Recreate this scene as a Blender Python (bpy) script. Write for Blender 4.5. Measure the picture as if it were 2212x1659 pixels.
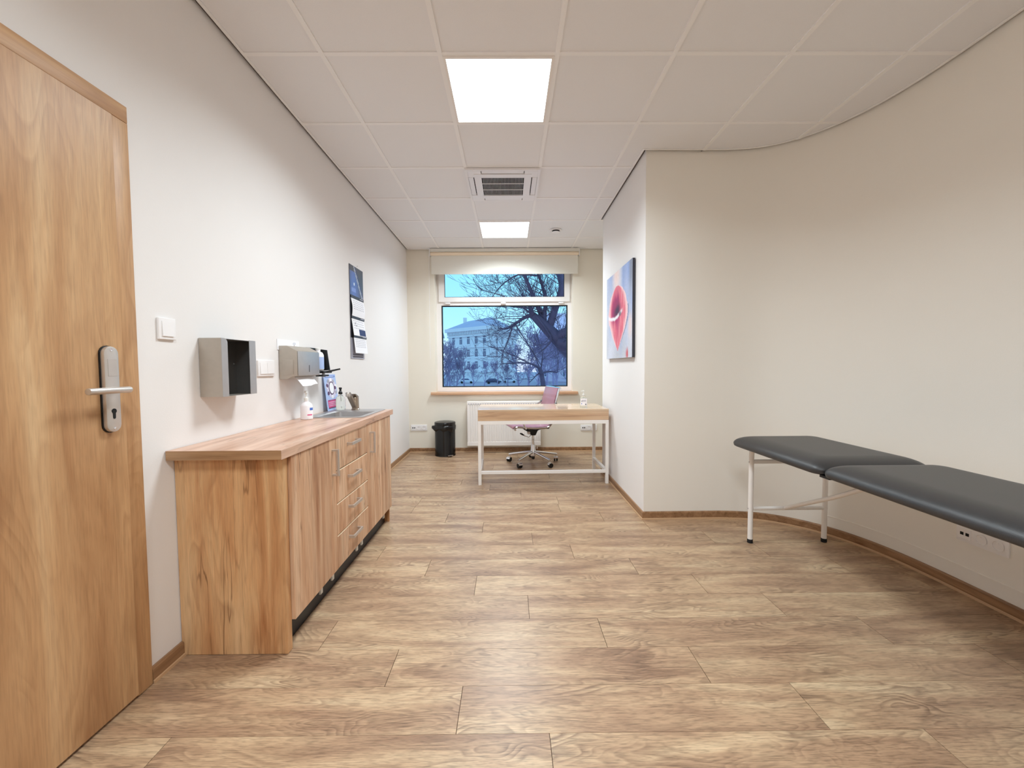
import bpy, bmesh, math, random
from mathutils import Vector, Matrix
R = math.radians
PI = math.pi
S = bpy.context.scene
COL = S.collection
for o in list(bpy.data.objects):
    bpy.data.objects.remove(o)

# ------------------------------------------------------------------ camera
EYE = 1.19                       # lens height above the floor
F, PITCH, YAW, ROLL = 883.16, -.0435183, .00600707, -.00623363
cp, sp, cy, sy = math.cos(PITCH), math.sin(PITCH), math.cos(YAW), math.sin(YAW)
fw = Vector((sy * cp, cy * cp, sp)); rt = Vector((cy, -sy, 0)); up = rt.cross(fw)
rt2 = rt * math.cos(ROLL) + up * math.sin(ROLL); up2 = up * math.cos(ROLL) - rt * math.sin(ROLL)
cam = bpy.data.cameras.new('camera'); camo = bpy.data.objects.new('camera', cam); COL.objects.link(camo)
camo.matrix_world = Matrix(((rt2.x, up2.x, -fw.x, 0), (rt2.y, up2.y, -fw.y, 0), (rt2.z, up2.z, -fw.z, EYE), (0, 0, 0, 1)))
cam.sensor_width = 36; cam.lens = 36 * F / 2212; cam.clip_start = .05; cam.clip_end = 1000
S.camera = camo
S.view_settings.view_transform = 'Standard'; S.view_settings.look = 'None'
S.view_settings.gamma = 1; S.view_settings.use_curve_mapping = False
S.view_settings.exposure = 0.0
S.cycles.max_bounces = 10; S.cycles.diffuse_bounces = 8; S.cycles.glossy_bounces = 4; S.cycles.transmission_bounces = 8
PANEL_W = 37.                     # watts of each ceiling light panel
PANEL_COL = (.845, .945, 1.0)
PANEL = 4.                       # radiance of the ceiling light panels

# ------------------------------------------------------------------ sky
w = bpy.data.worlds.new('dusk_sky'); S.world = w; w.use_nodes = True
nt = w.node_tree; nt.nodes.clear()
tc = nt.nodes.new('ShaderNodeTexCoord'); sx = nt.nodes.new('ShaderNodeSeparateXYZ')
rp = nt.nodes.new('ShaderNodeValToRGB'); bg = nt.nodes.new('ShaderNodeBackground'); wo = nt.nodes.new('ShaderNodeOutputWorld')
nt.links.new(tc.outputs['Generated'], sx.inputs[0]); nt.links.new(sx.outputs['Z'], rp.inputs[0])
nt.links.new(rp.outputs[0], bg.inputs[0]); nt.links.new(bg.outputs[0], wo.inputs[0])
el = rp.color_ramp.elements
el[0].position = 0; el[0].color = (.60, .74, 1.0, 1)
el[1].position = 1; el[1].color = (.34, .54, 1.0, 1)
for p, c in ((.10, (.36, .74, .97, 1)), (.28, (.21, .66, .97, 1))):
    e = el.new(p); e.color = c
bg.inputs[1].default_value = 1.35


# ------------------------------------------------------------------ materials
def lin(r, g, b):
    f = lambda v: (v / 255 / 12.92) if v / 255 <= .04045 else ((v / 255 + .055) / 1.055) ** 2.4
    return (f(r), f(g), f(b), 1)


def base(name):
    m = bpy.data.materials.new(name); m.use_nodes = True
    return m, m.node_tree, m.node_tree.nodes['Principled BSDF']


def plain(name, col, rough=.5, metal=0, spec=.5, var=.04, vscale=6, bump=0, bscale=200, coat=0):
    """one colour with faint procedural mottling and optional fine relief"""
    m, t, b = base(name)
    n = t.nodes.new('ShaderNodeTexNoise'); n.inputs['Scale'].default_value = vscale; n.inputs['Detail'].default_value = 4
    c = t.nodes.new('ShaderNodeTexCoord'); t.links.new(c.outputs['Object'], n.inputs['Vector'])
    mx = t.nodes.new('ShaderNodeMix'); mx.data_type = 'RGBA'
    mx.inputs[6].default_value = tuple(v * (1 - var) for v in col[:3]) + (1,)
    mx.inputs[7].default_value = tuple(min(1, v * (1 + var)) for v in col[:3]) + (1,)
    t.links.new(n.outputs['Fac'], mx.inputs[0]); t.links.new(mx.outputs[2], b.inputs['Base Color'])
    b.inputs['Roughness'].default_value = rough; b.inputs['Metallic'].default_value = metal
    b.inputs['Specular IOR Level'].default_value = spec; b.inputs['Coat Weight'].default_value = coat
    if bump:
        n2 = t.nodes.new('ShaderNodeTexNoise'); n2.inputs['Scale'].default_value = bscale; n2.inputs['Detail'].default_value = 3
        t.links.new(c.outputs['Object'], n2.inputs['Vector'])
        bp_ = t.nodes.new('ShaderNodeBump'); bp_.inputs['Strength'].default_value = bump; bp_.inputs['Distance'].default_value = .002
        t.links.new(n2.outputs['Fac'], bp_.inputs['Height']); t.links.new(bp_.outputs[0], b.inputs['Normal'])
    return m


def ramp(t, fac, stops):
    r = t.nodes.new('ShaderNodeValToRGB'); e = r.color_ramp.elements
    e[0].position, e[0].color = stops[0]; e[1].position, e[1].color = stops[-1]
    for p, c in stops[1:-1]:
        x = e.new(p); x.color = c
    t.links.new(fac, r.inputs[0]); return r.outputs[0]


def math_(t, op, a, b=None):
    n = t.nodes.new('ShaderNodeMath'); n.operation = op
    for i, v in enumerate((a, b)):
        if v is None: continue
        if isinstance(v, (int, float)): n.inputs[i].default_value = v
        else: t.links.new(v, n.inputs[i])
    return n.outputs[0]


def mixc(t, fac, a, b, mode='MIX'):
    n = t.nodes.new('ShaderNodeMix'); n.data_type = 'RGBA'; n.blend_type = mode
    for i, v in ((0, fac), (6, a), (7, b)):
        if isinstance(v, (int, float, tuple)): n.inputs[i].default_value = v
        else: t.links.new(v, n.inputs[i])
    return n.outputs[2]


def wood(name, stops, grain=0, rough=.4, long=.9, cross=9., ring=7., ringamt=.35, vary=.12, fine=.18, stave=0, knots=True, spec=.4, rings_dark=.72, off=(0, 0, 0), softc=.55, pores=0, crack=0, stave_n=11.0, stave_lo=.8, bump=.12):
    """laminate wood: grain = axis along the fibres; look differs from object to object"""
    m, t, b = base(name)
    c = t.nodes.new('ShaderNodeTexCoord'); oi = t.nodes.new('ShaderNodeObjectInfo')
    rnd = oi.outputs['Random']
    cb = t.nodes.new('ShaderNodeCombineXYZ')
    for i, k in enumerate((37.1, 53.7, 91.3)):
        t.links.new(math_(t, 'MULTIPLY', rnd, k), cb.inputs[i])
    ad = t.nodes.new('ShaderNodeVectorMath'); ad.operation = 'ADD'
    t.links.new(c.outputs['Object'], ad.inputs[0]); t.links.new(cb.outputs[0], ad.inputs[1])
    def mapped(l, x):
        mp = t.nodes.new('ShaderNodeMapping'); s = [x, x, x]; s[grain] = l
        mp.inputs['Scale'].default_value = s; mp.inputs['Location'].default_value = off
        t.links.new(ad.outputs[0], mp.inputs[0]); return mp.outputs[0]
    def noise(v, sc, det=4, dist=0., ro=.55):
        n = t.nodes.new('ShaderNodeTexNoise'); n.inputs['Scale'].default_value = sc; n.inputs['Detail'].default_value = det
        n.inputs['Distortion'].default_value = dist; n.inputs['Roughness'].default_value = ro
        t.links.new(v, n.inputs['Vector']); return n.outputs['Fac']
    v1 = mapped(long, cross)
    big = noise(v1, 1.0, 5, .6)
    col = ramp(t, big, stops)
    # cathedral figure: contour lines of a soft stretched noise
    soft = noise(mapped(long * 1.0, cross * softc), 1.0, 2.5, .35, .5)
    rg = math_(t, 'FRACT', math_(t, 'MULTIPLY', soft, ring * 2.2))
    rgd = ramp(t, rg, [(0, (0, 0, 0, 1)), (.42, (.35, .35, .35, 1)), (.82, (1, 1, 1, 1)), (1, (0, 0, 0, 1))])
    brk = ramp(t, noise(mapped(long * 1.7, cross * .8), 1.3, 3), [(.38, (0, 0, 0, 1)), (.66, (1, 1, 1, 1))])
    amt = math_(t, 'MULTIPLY', math_(t, 'MULTIPLY', rgd, ringamt), brk)
    dk = tuple(v * rings_dark for v in stops[0][1][:3]) + (1,)
    col = mixc(t, amt, col, dk)
    fn = noise(mapped(long * 6, cross * 22), 1.0, 3, .2)
    fr = ramp(t, fn, [(.3, (1 - fine,) * 3 + (1,)), (.7, (1 + 0 * fine,) * 3 + (1,))])
    col = mixc(t, 1.0, col, fr, 'MULTIPLY')
    if pores:
        po_ = noise(mapped(long * 16, cross * 30), 1.0, 2, .1)
        pr = ramp(t, po_, [(.36, (1 - pores,) * 3 + (1,)), (.52, (1, 1, 1, 1))])
        col = mixc(t, 1.0, col, pr, 'MULTIPLY')
    if crack:
        cn = noise(mapped(long * .9, cross * 1.3), 1.0, 3.5, .3, .55)
        ca0 = math_(t, 'ABSOLUTE', math_(t, 'SUBTRACT', cn, .5))
        cr0 = ramp(t, ca0, [(0, (1, 1, 1, 1)), (.005, (.8, .8, .8, 1)), (.016, (0, 0, 0, 1))])
        cm = ramp(t, noise(mapped(long * 1.1, cross * .6), 1.0, 2), [(.44, (0, 0, 0, 1)), (.62, (1, 1, 1, 1))])
        col = mixc(t, math_(t, 'MULTIPLY', math_(t, 'MULTIPLY', cr0, cm), crack), col, tuple(v * .38 for v in stops[0][1][:3]) + (1,))
    if stave:
        sxx = t.nodes.new('ShaderNodeSeparateXYZ'); t.links.new(ad.outputs[0], sxx.inputs[0])
        other = sxx.outputs[stave - 1]
        wn = t.nodes.new('ShaderNodeTexWhiteNoise'); wn.noise_dimensions = '1D'
        t.links.new(math_(t, 'FLOOR', math_(t, 'MULTIPLY', other, stave_n)), wn.inputs['W'])
        sv = ramp(t, wn.outputs['Value'], [(0, (stave_lo, stave_lo * .95, stave_lo * .92, 1)), (.5, (.95, .93, .91, 1)), (1, (1, 1, 1, 1))])
        col = mixc(t, 1.0, col, sv, 'MULTIPLY')
    if knots:
        vo = t.nodes.new('ShaderNodeTexVoronoi'); vo.inputs['Scale'].default_value = 1.0
        t.links.new(mapped(long * 1.6, cross * .45), vo.inputs['Vector'])
        kn = ramp(t, vo.outputs['Distance'], [(0, (1, 1, 1, 1)), (.05, (.8, .8, .8, 1)), (.13, (0, 0, 0, 1))])
        col = mixc(t, math_(t, 'MULTIPLY', kn, .55), col, tuple(v * .45 for v in stops[0][1][:3]) + (1,))
    vr = math_(t, 'ADD', math_(t, 'MULTIPLY', rnd, vary), 1 - vary)
    cv = t.nodes.new('ShaderNodeCombineColor')
    for i in range(3): t.links.new(vr, cv.inputs[i])
    col = mixc(t, 1.0, col, cv.outputs[0], 'MULTIPLY')
    t.links.new(col, b.inputs['Base Color'])
    b.inputs['Roughness'].default_value = rough; b.inputs['Specular IOR Level'].default_value = spec
    bm_ = t.nodes.new('ShaderNodeBump'); bm_.inputs['Strength'].default_value = bump; bm_.inputs['Distance'].default_value = .001
    t.links.new(fn, bm_.inputs['Height']); t.links.new(bm_.outputs[0], b.inputs['Normal'])
    return m


def vcol(name, rough=.6, spec=.3):
    m, t, b = base(name)
    a = t.nodes.new('ShaderNodeVertexColor'); a.layer_name = 'paint'
    n = t.nodes.new('ShaderNodeTexNoise'); n.inputs['Scale'].default_value = 60
    c = t.nodes.new('ShaderNodeTexCoord'); t.links.new(c.outputs['Object'], n.inputs['Vector'])
    r = ramp(t, n.outputs['Fac'], [(.3, (.9, .9, .9, 1)), (.7, (1, 1, 1, 1))])
    t.links.new(mixc(t, 1., a.outputs[0], r, 'MULTIPLY'), b.inputs['Base Color'])
    b.inputs['Roughness'].default_value = rough; b.inputs['Specular IOR Level'].default_value = spec
    return m


def emitter(name, col, strength):
    m, t, b = base(name)
    b.inputs['Base Color'].default_value = (.9, .9, .9, 1)
    b.inputs['Emission Color'].default_value = col; b.inputs['Emission Strength'].default_value = strength
    return m


def pane_glass(name, tint=(1, 1, 1, 1)):
    m = bpy.data.materials.new(name); m.use_nodes = True; t = m.node_tree; t.nodes.clear()
    tr = t.nodes.new('ShaderNodeBsdfTransparent'); tr.inputs[0].default_value = tint
    gl = t.nodes.new('ShaderNodeBsdfGlossy'); gl.inputs['Roughness'].default_value = .01
    fr = t.nodes.new('ShaderNodeFresnel'); fr.inputs[0].default_value = 1.16
    mx = t.nodes.new('ShaderNodeMixShader'); ou = t.nodes.new('ShaderNodeOutputMaterial')
    t.links.new(fr.outputs[0], mx.inputs[0]); t.links.new(tr.outputs[0], mx.inputs[1]); t.links.new(gl.outputs[0], mx.inputs[2])
    t.links.new(mx.outputs[0], ou.inputs[0]); return m


def clear_plastic(name, tint=(.93, .97, .96, 1), ior=1.12):
    m, t, b = base(name)
    b.inputs['Base Color'].default_value = tint; b.inputs['Transmission Weight'].default_value = .9
    b.inputs['Roughness'].default_value = .05; b.inputs['IOR'].default_value = ior
    return m


M = {}
M['wall_white'] = plain('white_wall_paint', lin(232, 229, 227), .85, var=.012, vscale=3, bump=.12, bscale=160, spec=.2)
M['wall_cream'] = plain('cream_wall_paint', lin(233, 227, 214), .85, var=.012, vscale=3, bump=.12, bscale=160, spec=.2)
M['wall_beige'] = plain('beige_wall_paint', lin(238, 234, 226), .85, var=.012, vscale=3, bump=.12, bscale=160, spec=.2)
M['tile'] = plain('mineral_fibre_tile', lin(234, 234, 236), .95, var=.03, vscale=260, bump=.25, bscale=420, spec=.1)
M['grid'] = plain('white_grid_bar', lin(241, 240, 240), .6, var=.01)
M['void'] = plain('dark_ceiling_void', lin(118, 110, 104), .9)
M['white_plastic'] = plain('white_plastic', lin(238, 236, 236), .3, var=.01)
M['white_pvc'] = plain('white_window_pvc', lin(236, 232, 230), .35, var=.01)
M['white_metal'] = plain('white_powder_coat', lin(238, 234, 230), .4, var=.01)
M['cream_fabric'] = plain('cream_blind_fabric', lin(244, 241, 232), .9, var=.02, vscale=80, bump=.1, bscale=600)
M['blind_tube'] = plain('beige_blind_tube', lin(238, 220, 196), .5, var=.01)
M['steel'] = plain('brushed_steel', lin(192, 190, 190), .40, metal=.85, var=.06, vscale=30)
M['steel_side'] = plain('matt_steel', lin(188, 180, 170), .5, metal=.85, var=.06, vscale=40)
M['steel_shaded'] = plain('shaded_steel_inside', lin(112, 110, 108), .4, metal=.6, var=.2, vscale=8)  # shade inside the open holder, put into the steel colour
M['nickel'] = plain('satin_nickel', lin(206, 200, 194), .38, metal=.75, var=.04, vscale=60)
M['tap'] = plain('brown_grey_tap_metal', lin(170, 155, 140), .3, metal=1, var=.04)
M['chrome'] = plain('chrome', lin(225, 225, 228), .08, metal=1, var=.01)
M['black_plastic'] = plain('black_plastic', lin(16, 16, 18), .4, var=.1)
M['black_metal'] = plain('black_gloss_enamel', lin(7, 7, 8), .22, var=.1)
M['rubber'] = plain('black_rubber', lin(20, 20, 22), .7, var=.1)
M['black_leather'] = plain('black_vinyl', lin(52, 52, 54), .38, var=.08, vscale=30, bump=.25, bscale=500, spec=.55)
M['mauve'] = plain('mauve_leather', lin(168, 120, 132), .38, var=.06, vscale=20, bump=.15, bscale=400)
M['paper'] = plain('white_paper', lin(242, 242, 246), .8, var=.01)
M['navy'] = plain('navy_card', lin(28, 36, 92), .4, var=.08)
M['charcoal'] = plain('charcoal_card', lin(44, 44, 54), .4, var=.1)
M['grey_print'] = plain('grey_print', lin(170, 170, 182), .7, var=.02)
M['dark_print'] = plain('dark_print', lin(80, 78, 92), .7, var=.02)
M['blue_print'] = plain('blue_print', lin(78, 118, 200), .5, var=.05)
M['pale_blue'] = plain('pale_blue_print', lin(176, 196, 236), .4, var=.05)
M['lilac_print'] = plain('lilac_print', lin(214, 206, 228), .4, var=.05)
M['pink_print'] = plain('pink_print', lin(226, 84, 140), .5, var=.05)
M['plum_print'] = plain('plum_print', lin(92, 58, 96), .5, var=.08)
M['soap'] = plain('white_soap', lin(244, 242, 246), .3, var=.01)
M['black_hole'] = plain('black_opening', lin(8, 8, 9), .8)
M['clear'] = clear_plastic('clear_bottle')
M['clear2'] = clear_plastic('clear_green_bottle', (.9, .96, .93, 1))
M['milky'] = plain('milky_pump_plastic', lin(232, 232, 228), .35, var=.01)
M['glass'] = pane_glass('window_glass')
M['light'] = emitter('light_diffuser', PANEL_COL + (1,), PANEL)
M['floor'] = wood('oak_vinyl_plank', [(.32, lin(160, 126, 100)), (.45, lin(186, 152, 121)), (.56, lin(201, 169, 135)), (.70, lin(220, 192, 156))],
                  grain=0, rough=.34, long=1.5, cross=9, ring=12, ringamt=.85, vary=.06, fine=.24, spec=.5, knots=False, rings_dark=.68, softc=.62, pores=.32)
M['subfloor'] = plain('dark_joint', lin(84, 62, 48), .9)
M['skirting'] = wood('oak_skirting', [(.3, lin(128, 92, 62)), (.5, lin(156, 118, 84)), (.75, lin(180, 140, 104))], grain=0, long=1.5, cross=30, ring=4, ringamt=.3, vary=0, knots=False, rough=.4)
M['skirting_y'] = wood('oak_skirting_lengthwise', [(.3, lin(128, 92, 62)), (.5, lin(156, 118, 84)), (.75, lin(180, 140, 104))], grain=1, long=1.5, cross=30, ring=4, ringamt=.3, vary=0, knots=False, rough=.4)
M['skirting_lip'] = plain('pale_skirting_lip', lin(186, 150, 114), .4, var=.04)
M['pale_edge'] = plain('pale_board_edge', lin(244, 224, 192), .5, var=.02)
DOORW = [(.30, lin(172, 126, 86)), (.45, lin(196, 153, 110)), (.57, lin(207, 166, 122)), (.72, lin(222, 187, 144))]
M['door'] = wood('golden_oak_door', DOORW, grain=2, rough=.4, long=.8, cross=7, ring=10, ringamt=.5, vary=0, fine=.12, spec=.35, rings_dark=.90, stave=2, stave_n=7., stave_lo=.88, pores=.10)
M['door_h'] = wood('golden_oak_cross', DOORW, grain=1, rough=.4, long=.8, cross=14, ring=5, ringamt=.3, vary=0, fine=.1, spec=.35)
CABW = [(.30, lin(182, 130, 96)), (.42, lin(214, 168, 132)), (.55, lin(228, 188, 154)), (.72, lin(240, 210, 178))]
M['cab'] = wood('rustic_oak_front', CABW, grain=2, rough=.42, long=1.1, cross=15, ring=6, ringamt=.4, vary=.04, fine=.16, stave=2, spec=.35, stave_n=10., stave_lo=.76, crack=.9, pores=.08)
M['cab_side'] = wood('rustic_oak_end', [(.30, lin(178, 122, 78)), (.42, lin(212, 160, 112)), (.55, lin(226, 182, 134)), (.72, lin(238, 202, 156))], grain=2, rough=.42, long=1.0, cross=10, ring=7, ringamt=.5, vary=0, fine=.16, stave=1, spec=.35, off=(.4, 3.1, 0), stave_n=9., stave_lo=.80, crack=.8, pores=.08)
M['worktop'] = wood('rustic_oak_worktop', [(.30, lin(184, 140, 116)), (.44, lin(212, 170, 144)), (.56, lin(224, 186, 162)), (.72, lin(234, 204, 182))], grain=1, rough=.3, long=1.0, cross=14, ring=6, ringamt=.4, vary=0, fine=.14, stave=1, spec=.45, stave_n=9., stave_lo=.88, crack=.5)
M['desk'] = wood('light_oak_desk', [(.25, lin(176, 138, 110)), (.5, lin(208, 172, 138)), (.75, lin(228, 198, 164))], grain=0, rough=.11, long=.9, cross=16, ring=4, ringamt=.4, vary=0, fine=.1, knots=False, spec=.6, bump=0)
M['sill'] = wood('oak_sill', [(.25, lin(206, 154, 116)), (.5, lin(224, 178, 142)), (.75, lin(236, 198, 164))], grain=0, rough=.35, long=.9, cross=20, ring=4, ringamt=.3, vary=0, knots=False)
M['canvas'] = vcol('painted_canvas')
M['calendar_photo'] = vcol('calendar_photo', .3, .5)
M['stone'] = plain('pale_render', lin(236, 234, 236), .9, var=.06, vscale=.4)
M['stone2'] = plain('lilac_render', lin(222, 206, 224), .9, var=.1, vscale=.3)
M['roof'] = plain('slate_roof', lin(176, 182, 200), .8, var=.08, vscale=.5)
M['dark_glass'] = plain('dark_window_glass', lin(92, 100, 130), .15, var=.1)
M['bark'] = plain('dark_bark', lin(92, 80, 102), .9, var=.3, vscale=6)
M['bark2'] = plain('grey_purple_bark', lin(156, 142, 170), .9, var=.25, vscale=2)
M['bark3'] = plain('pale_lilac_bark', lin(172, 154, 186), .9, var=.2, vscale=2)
M['asphalt'] = plain('grey_street', lin(170, 170, 180), .9, var=.12, vscale=.3)
M['car_white'] = plain('white_car_paint', lin(225, 228, 235), .2, var=.02)
M['car_dark'] = plain('dark_car_paint', lin(60, 66, 92), .2, var=.02)


t_ = M['cream_fabric'].node_tree; b_ = t_.nodes['Principled BSDF']; tl_ = t_.nodes.new('ShaderNodeBsdfTranslucent'); tl_.inputs[0].default_value = (.85, .85, .82, 1)
mx_ = t_.nodes.new('ShaderNodeMixShader'); mx_.inputs[0].default_value = .22
t_.links.new(b_.outputs[0], mx_.inputs[1]); t_.links.new(tl_.outputs[0], mx_.inputs[2]); t_.links.new(mx_.outputs[0], t_.nodes['Material Output'].inputs[0])

# ------------------------------------------------------------------ geometry helpers
class MB:
    def __init__(s): s.bm = bmesh.new()
    def faces(s, vs, fs):
        v = [s.bm.verts.new(p) for p in vs]
        for f in fs:
            try: s.bm.faces.new([v[i] for i in f])
            except ValueError: pass
        return s
    def box(s, x0, x1, y0, y1, z0, z1):
        return s.faces([(x0, y0, z0), (x1, y0, z0), (x1, y1, z0), (x0, y1, z0), (x0, y0, z1), (x1, y0, z1), (x1, y1, z1), (x0, y1, z1)],
                       [(3, 2, 1, 0), (4, 5, 6, 7), (0, 1, 5, 4), (1, 2, 6, 5), (2, 3, 7, 6), (3, 0, 4, 7)])
    def obox(s, c, ax, ay, az, hx, hy, hz):
        c = Vector(c); a = [Vector(v).normalized() for v in (ax, ay, az)]
        P = [c + a[0] * i * hx + a[1] * j * hy + a[2] * k * hz for k in (-1, 1) for i, j in ((-1, -1), (1, -1), (1, 1), (-1, 1))]
        return s.faces(P, [(3, 2, 1, 0), (4, 5, 6, 7), (0, 1, 5, 4), (1, 2, 6, 5), (2, 3, 7, 6), (3, 0, 4, 7)])
    def tube(s, pts, r, n=12, cap=True, closed=False):
        pts = [Vector(p) for p in pts]; N = len(pts)
        rs = r if isinstance(r, (list, tuple)) else [r] * N
        rings = []; prev = None
        for i, p in enumerate(pts):
            if closed: d = pts[(i + 1) % N] - pts[i - 1]
            else: d = pts[min(i + 1, N - 1)] - pts[max(i - 1, 0)]
            d.normalize()
            if prev is None:
                a = Vector((0, 0, 1)) if abs(d.z) < .9 else Vector((1, 0, 0))
                u = d.cross(a).normalized()
            else:
                u = (prev - d * prev.dot(d)).normalized()
            prev = u; v = d.cross(u)
            rings.append([s.bm.verts.new(p + (u * math.cos(2 * PI * k / n) + v * math.sin(2 * PI * k / n)) * rs[i]) for k in range(n)])
        for i in range(N if closed else N - 1):
            A, B = rings[i], rings[(i + 1) % N]
            for k in range(n): s.bm.faces.new((A[k], A[(k + 1) % n], B[(k + 1) % n], B[k]))
        if cap and not closed:
            s.bm.faces.new(rings[0][::-1]); s.bm.faces.new(rings[-1])
        return s
    def lathe(s, prof, c=(0, 0, 0), n=32, ax='z', sx=1, sy=1):
        rings = []
        for r, h in prof:
            ring = []
            for k in range(n):
                a = 2 * PI * k / n; x, y = r * math.cos(a) * sx, r * math.sin(a) * sy
                p = {'z': (x, y, h), 'x': (h, x, y), 'y': (x, h, y)}[ax]
                ring.append(s.bm.verts.new((c[0] + p[0], c[1] + p[1], c[2] + p[2])))
            rings.append(ring)
        for A, B in zip(rings, rings[1:]):
            for k in range(n): s.bm.faces.new((A[k], A[(k + 1) % n], B[(k + 1) % n], B[k]))
        if prof[0][0] > 1e-6: s.bm.faces.new(rings[0][::-1])
        if prof[-1][0] > 1e-6: s.bm.faces.new(rings[-1])
        return s
    def prism(s, poly, ax, a, b):
        """poly in the two other axes (cyclic order kept), extruded along ax from a to b"""
        def P(u, v, t): return {'x': (t, u, v), 'y': (u, t, v), 'z': (u, v, t)}[ax]
        A = [s.bm.verts.new(P(u, v, a)) for u, v in poly]; B = [s.bm.verts.new(P(u, v, b)) for u, v in poly]
        n = len(poly)
        s.bm.faces.new(A[::-1]); s.bm.faces.new(B)
        for i in range(n): s.bm.faces.new((A[i], A[(i + 1) % n], B[(i + 1) % n], B[i]))
        return s
    def sweep(s, path, prof, closed=False):
        """profile (offset to the left of the path, z) swept along a plan path"""
        N = len(path); rings = []
        P2 = [Vector((p[0], p[1])) for p in path]
        for i in range(N):
            d0 = (P2[i] - P2[i - 1]).normalized() if (i > 0 or closed) else (P2[1] - P2[0]).normalized()
            d1 = (P2[(i + 1) % N] - P2[i]).normalized() if (i < N - 1 or closed) else d0
            n0 = Vector((-d0.y, d0.x)); n1 = Vector((-d1.y, d1.x)); m = (n0 + n1)
            m = m / max(.2, m.dot(n0)) if m.length > 1e-6 else n0
            rings.append([s.bm.verts.new((P2[i].x + m.x * o, P2[i].y + m.y * o, z)) for o, z in prof])
        k = len(prof)
        for i in range(N if closed else N - 1):
            A, B = rings[i], rings[(i + 1) % N]
            for j in range(k): s.bm.faces.new((A[j], A[(j + 1) % k], B[(j + 1) % k], B[j]))
        if not closed:
            s.bm.faces.new(rings[0][::-1]); s.bm.faces.new(rings[-1])
        return s
    def bevel(s, w, seg=2, ang=40):
        bmesh.ops.recalc_face_normals(s.bm, faces=s.bm.faces)
        es = [e for e in s.bm.edges if len(e.link_faces) == 2 and e.calc_face_angle(0) > R(ang)]
        bmesh.ops.bevel(s.bm, geom=es, offset=w, segments=seg, affect='EDGES', profile=.6, clamp_overlap=True)
        return s


def empty(name, loc=(0, 0, 0), rz=0):
    o = bpy.data.objects.new(name, None); COL.objects.link(o); o.location = loc; o.rotation_euler = (0, 0, rz)
    o.empty_display_size = .1
    return o


def tag(o, label=None, cat=None, group=None, kind=None):
    for k, v in (('label', label), ('category', cat), ('group', group), ('kind', kind)):
        if v: o[k] = v
    return o


def mesh_of(name, mb, mat, smooth=30, recalc=True):
    if recalc: bmesh.ops.recalc_face_normals(mb.bm, faces=mb.bm.faces)
    me = bpy.data.meshes.new(name)
    if smooth:
        for f in mb.bm.faces: f.smooth = True
        for e in mb.bm.edges:
            if len(e.link_faces) == 2 and e.calc_face_angle(0) > R(smooth): e.smooth = False
    mb.bm.to_mesh(me); mb.bm.free()
    for m_ in (mat if isinstance(mat, (list, tuple)) else [mat]): me.materials.append(m_)
    return me


def obj(name, mb, mat, parent=None, origin=None, local=False, smooth=30, label=None):
    """world-space geometry; origin = where the object's own origin goes.  local=True: geometry already in the parent's frame"""
    if local:
        T = Matrix.Identity(4); loc = Vector((0, 0, 0))
    else:
        if parent is not None:
            q = parent; mat_w = Matrix.Identity(4)
            while q is not None:
                mat_w = Matrix.LocRotScale(q.location, q.rotation_euler, None) @ mat_w; q = q.parent
            T = mat_w.inverted()
        else: T = Matrix.Identity(4)
        loc = (T @ Vector(origin)) if origin is not None else Vector((0, 0, 0))
    bmesh.ops.transform(mb.bm, matrix=Matrix.Translation(-loc) @ T, verts=mb.bm.verts)
    o = bpy.data.objects.new(name, mesh_of(name, mb, mat, smooth)); COL.objects.link(o)
    o.location = loc; o.parent = parent
    if label: o['label'] = label
    return o


def copy_tree(o, parent=None):
    c = o.copy(); COL.objects.link(c); c.parent = parent
    for ch in list(o.children): copy_tree(ch, c)
    return c


def clip(poly, axis, val, keep_less):
    out = []; n = len(poly)
    ins = lambda p: (p[axis] <= val + 1e-9) if keep_less else (p[axis] >= val - 1e-9)
    for i in range(n):
        a, b = poly[i], poly[(i + 1) % n]
        ia, ib = ins(a), ins(b)
        if ia: out.append(a)
        if ia != ib:
            t = (val - a[axis]) / (b[axis] - a[axis])
            out.append((a[0] + (b[0] - a[0]) * t, a[1] + (b[1] - a[1]) * t))
    return out


def clip_rect(poly, x0, x1, y0, y1):
    for ax, v, l in ((0, x0, False), (0, x1, True), (1, y0, False), (1, y1, True)):
        if len(poly) < 3: return []
        poly = clip(poly, ax, v, l)
    out = []
    for p in poly:
        if not out or (abs(p[0] - out[-1][0]) + abs(p[1] - out[-1][1])) > 1e-4: out.append(p)
    if len(out) > 1 and abs(out[0][0] - out[-1][0]) + abs(out[0][1] - out[-1][1]) < 1e-4: out.pop()
    if len(out) < 3: return []
    ar = sum(a[0] * b[1] - b[0] * a[1] for a, b in zip(out, out[1:] + out[:1])) / 2
    return out if abs(ar) > 4e-4 else []


def catmull(P, n=6):
    out = []
    for i in range(len(P) - 1):
        p0, p1, p2, p3 = P[max(i - 1, 0)], P[i], P[i + 1], P[min(i + 2, len(P) - 1)]
        for k in range(n):
            t = k / n
            out.append(tuple(.5 * ((2 * b) + (c - a) * t + (2 * a - 5 * b + 4 * c - d) * t * t + (3 * b - a - 3 * c + d) * t ** 3) for a, b, c, d in zip(p0, p1, p2, p3)))
    out.append(tuple(P[-1])); return out


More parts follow.
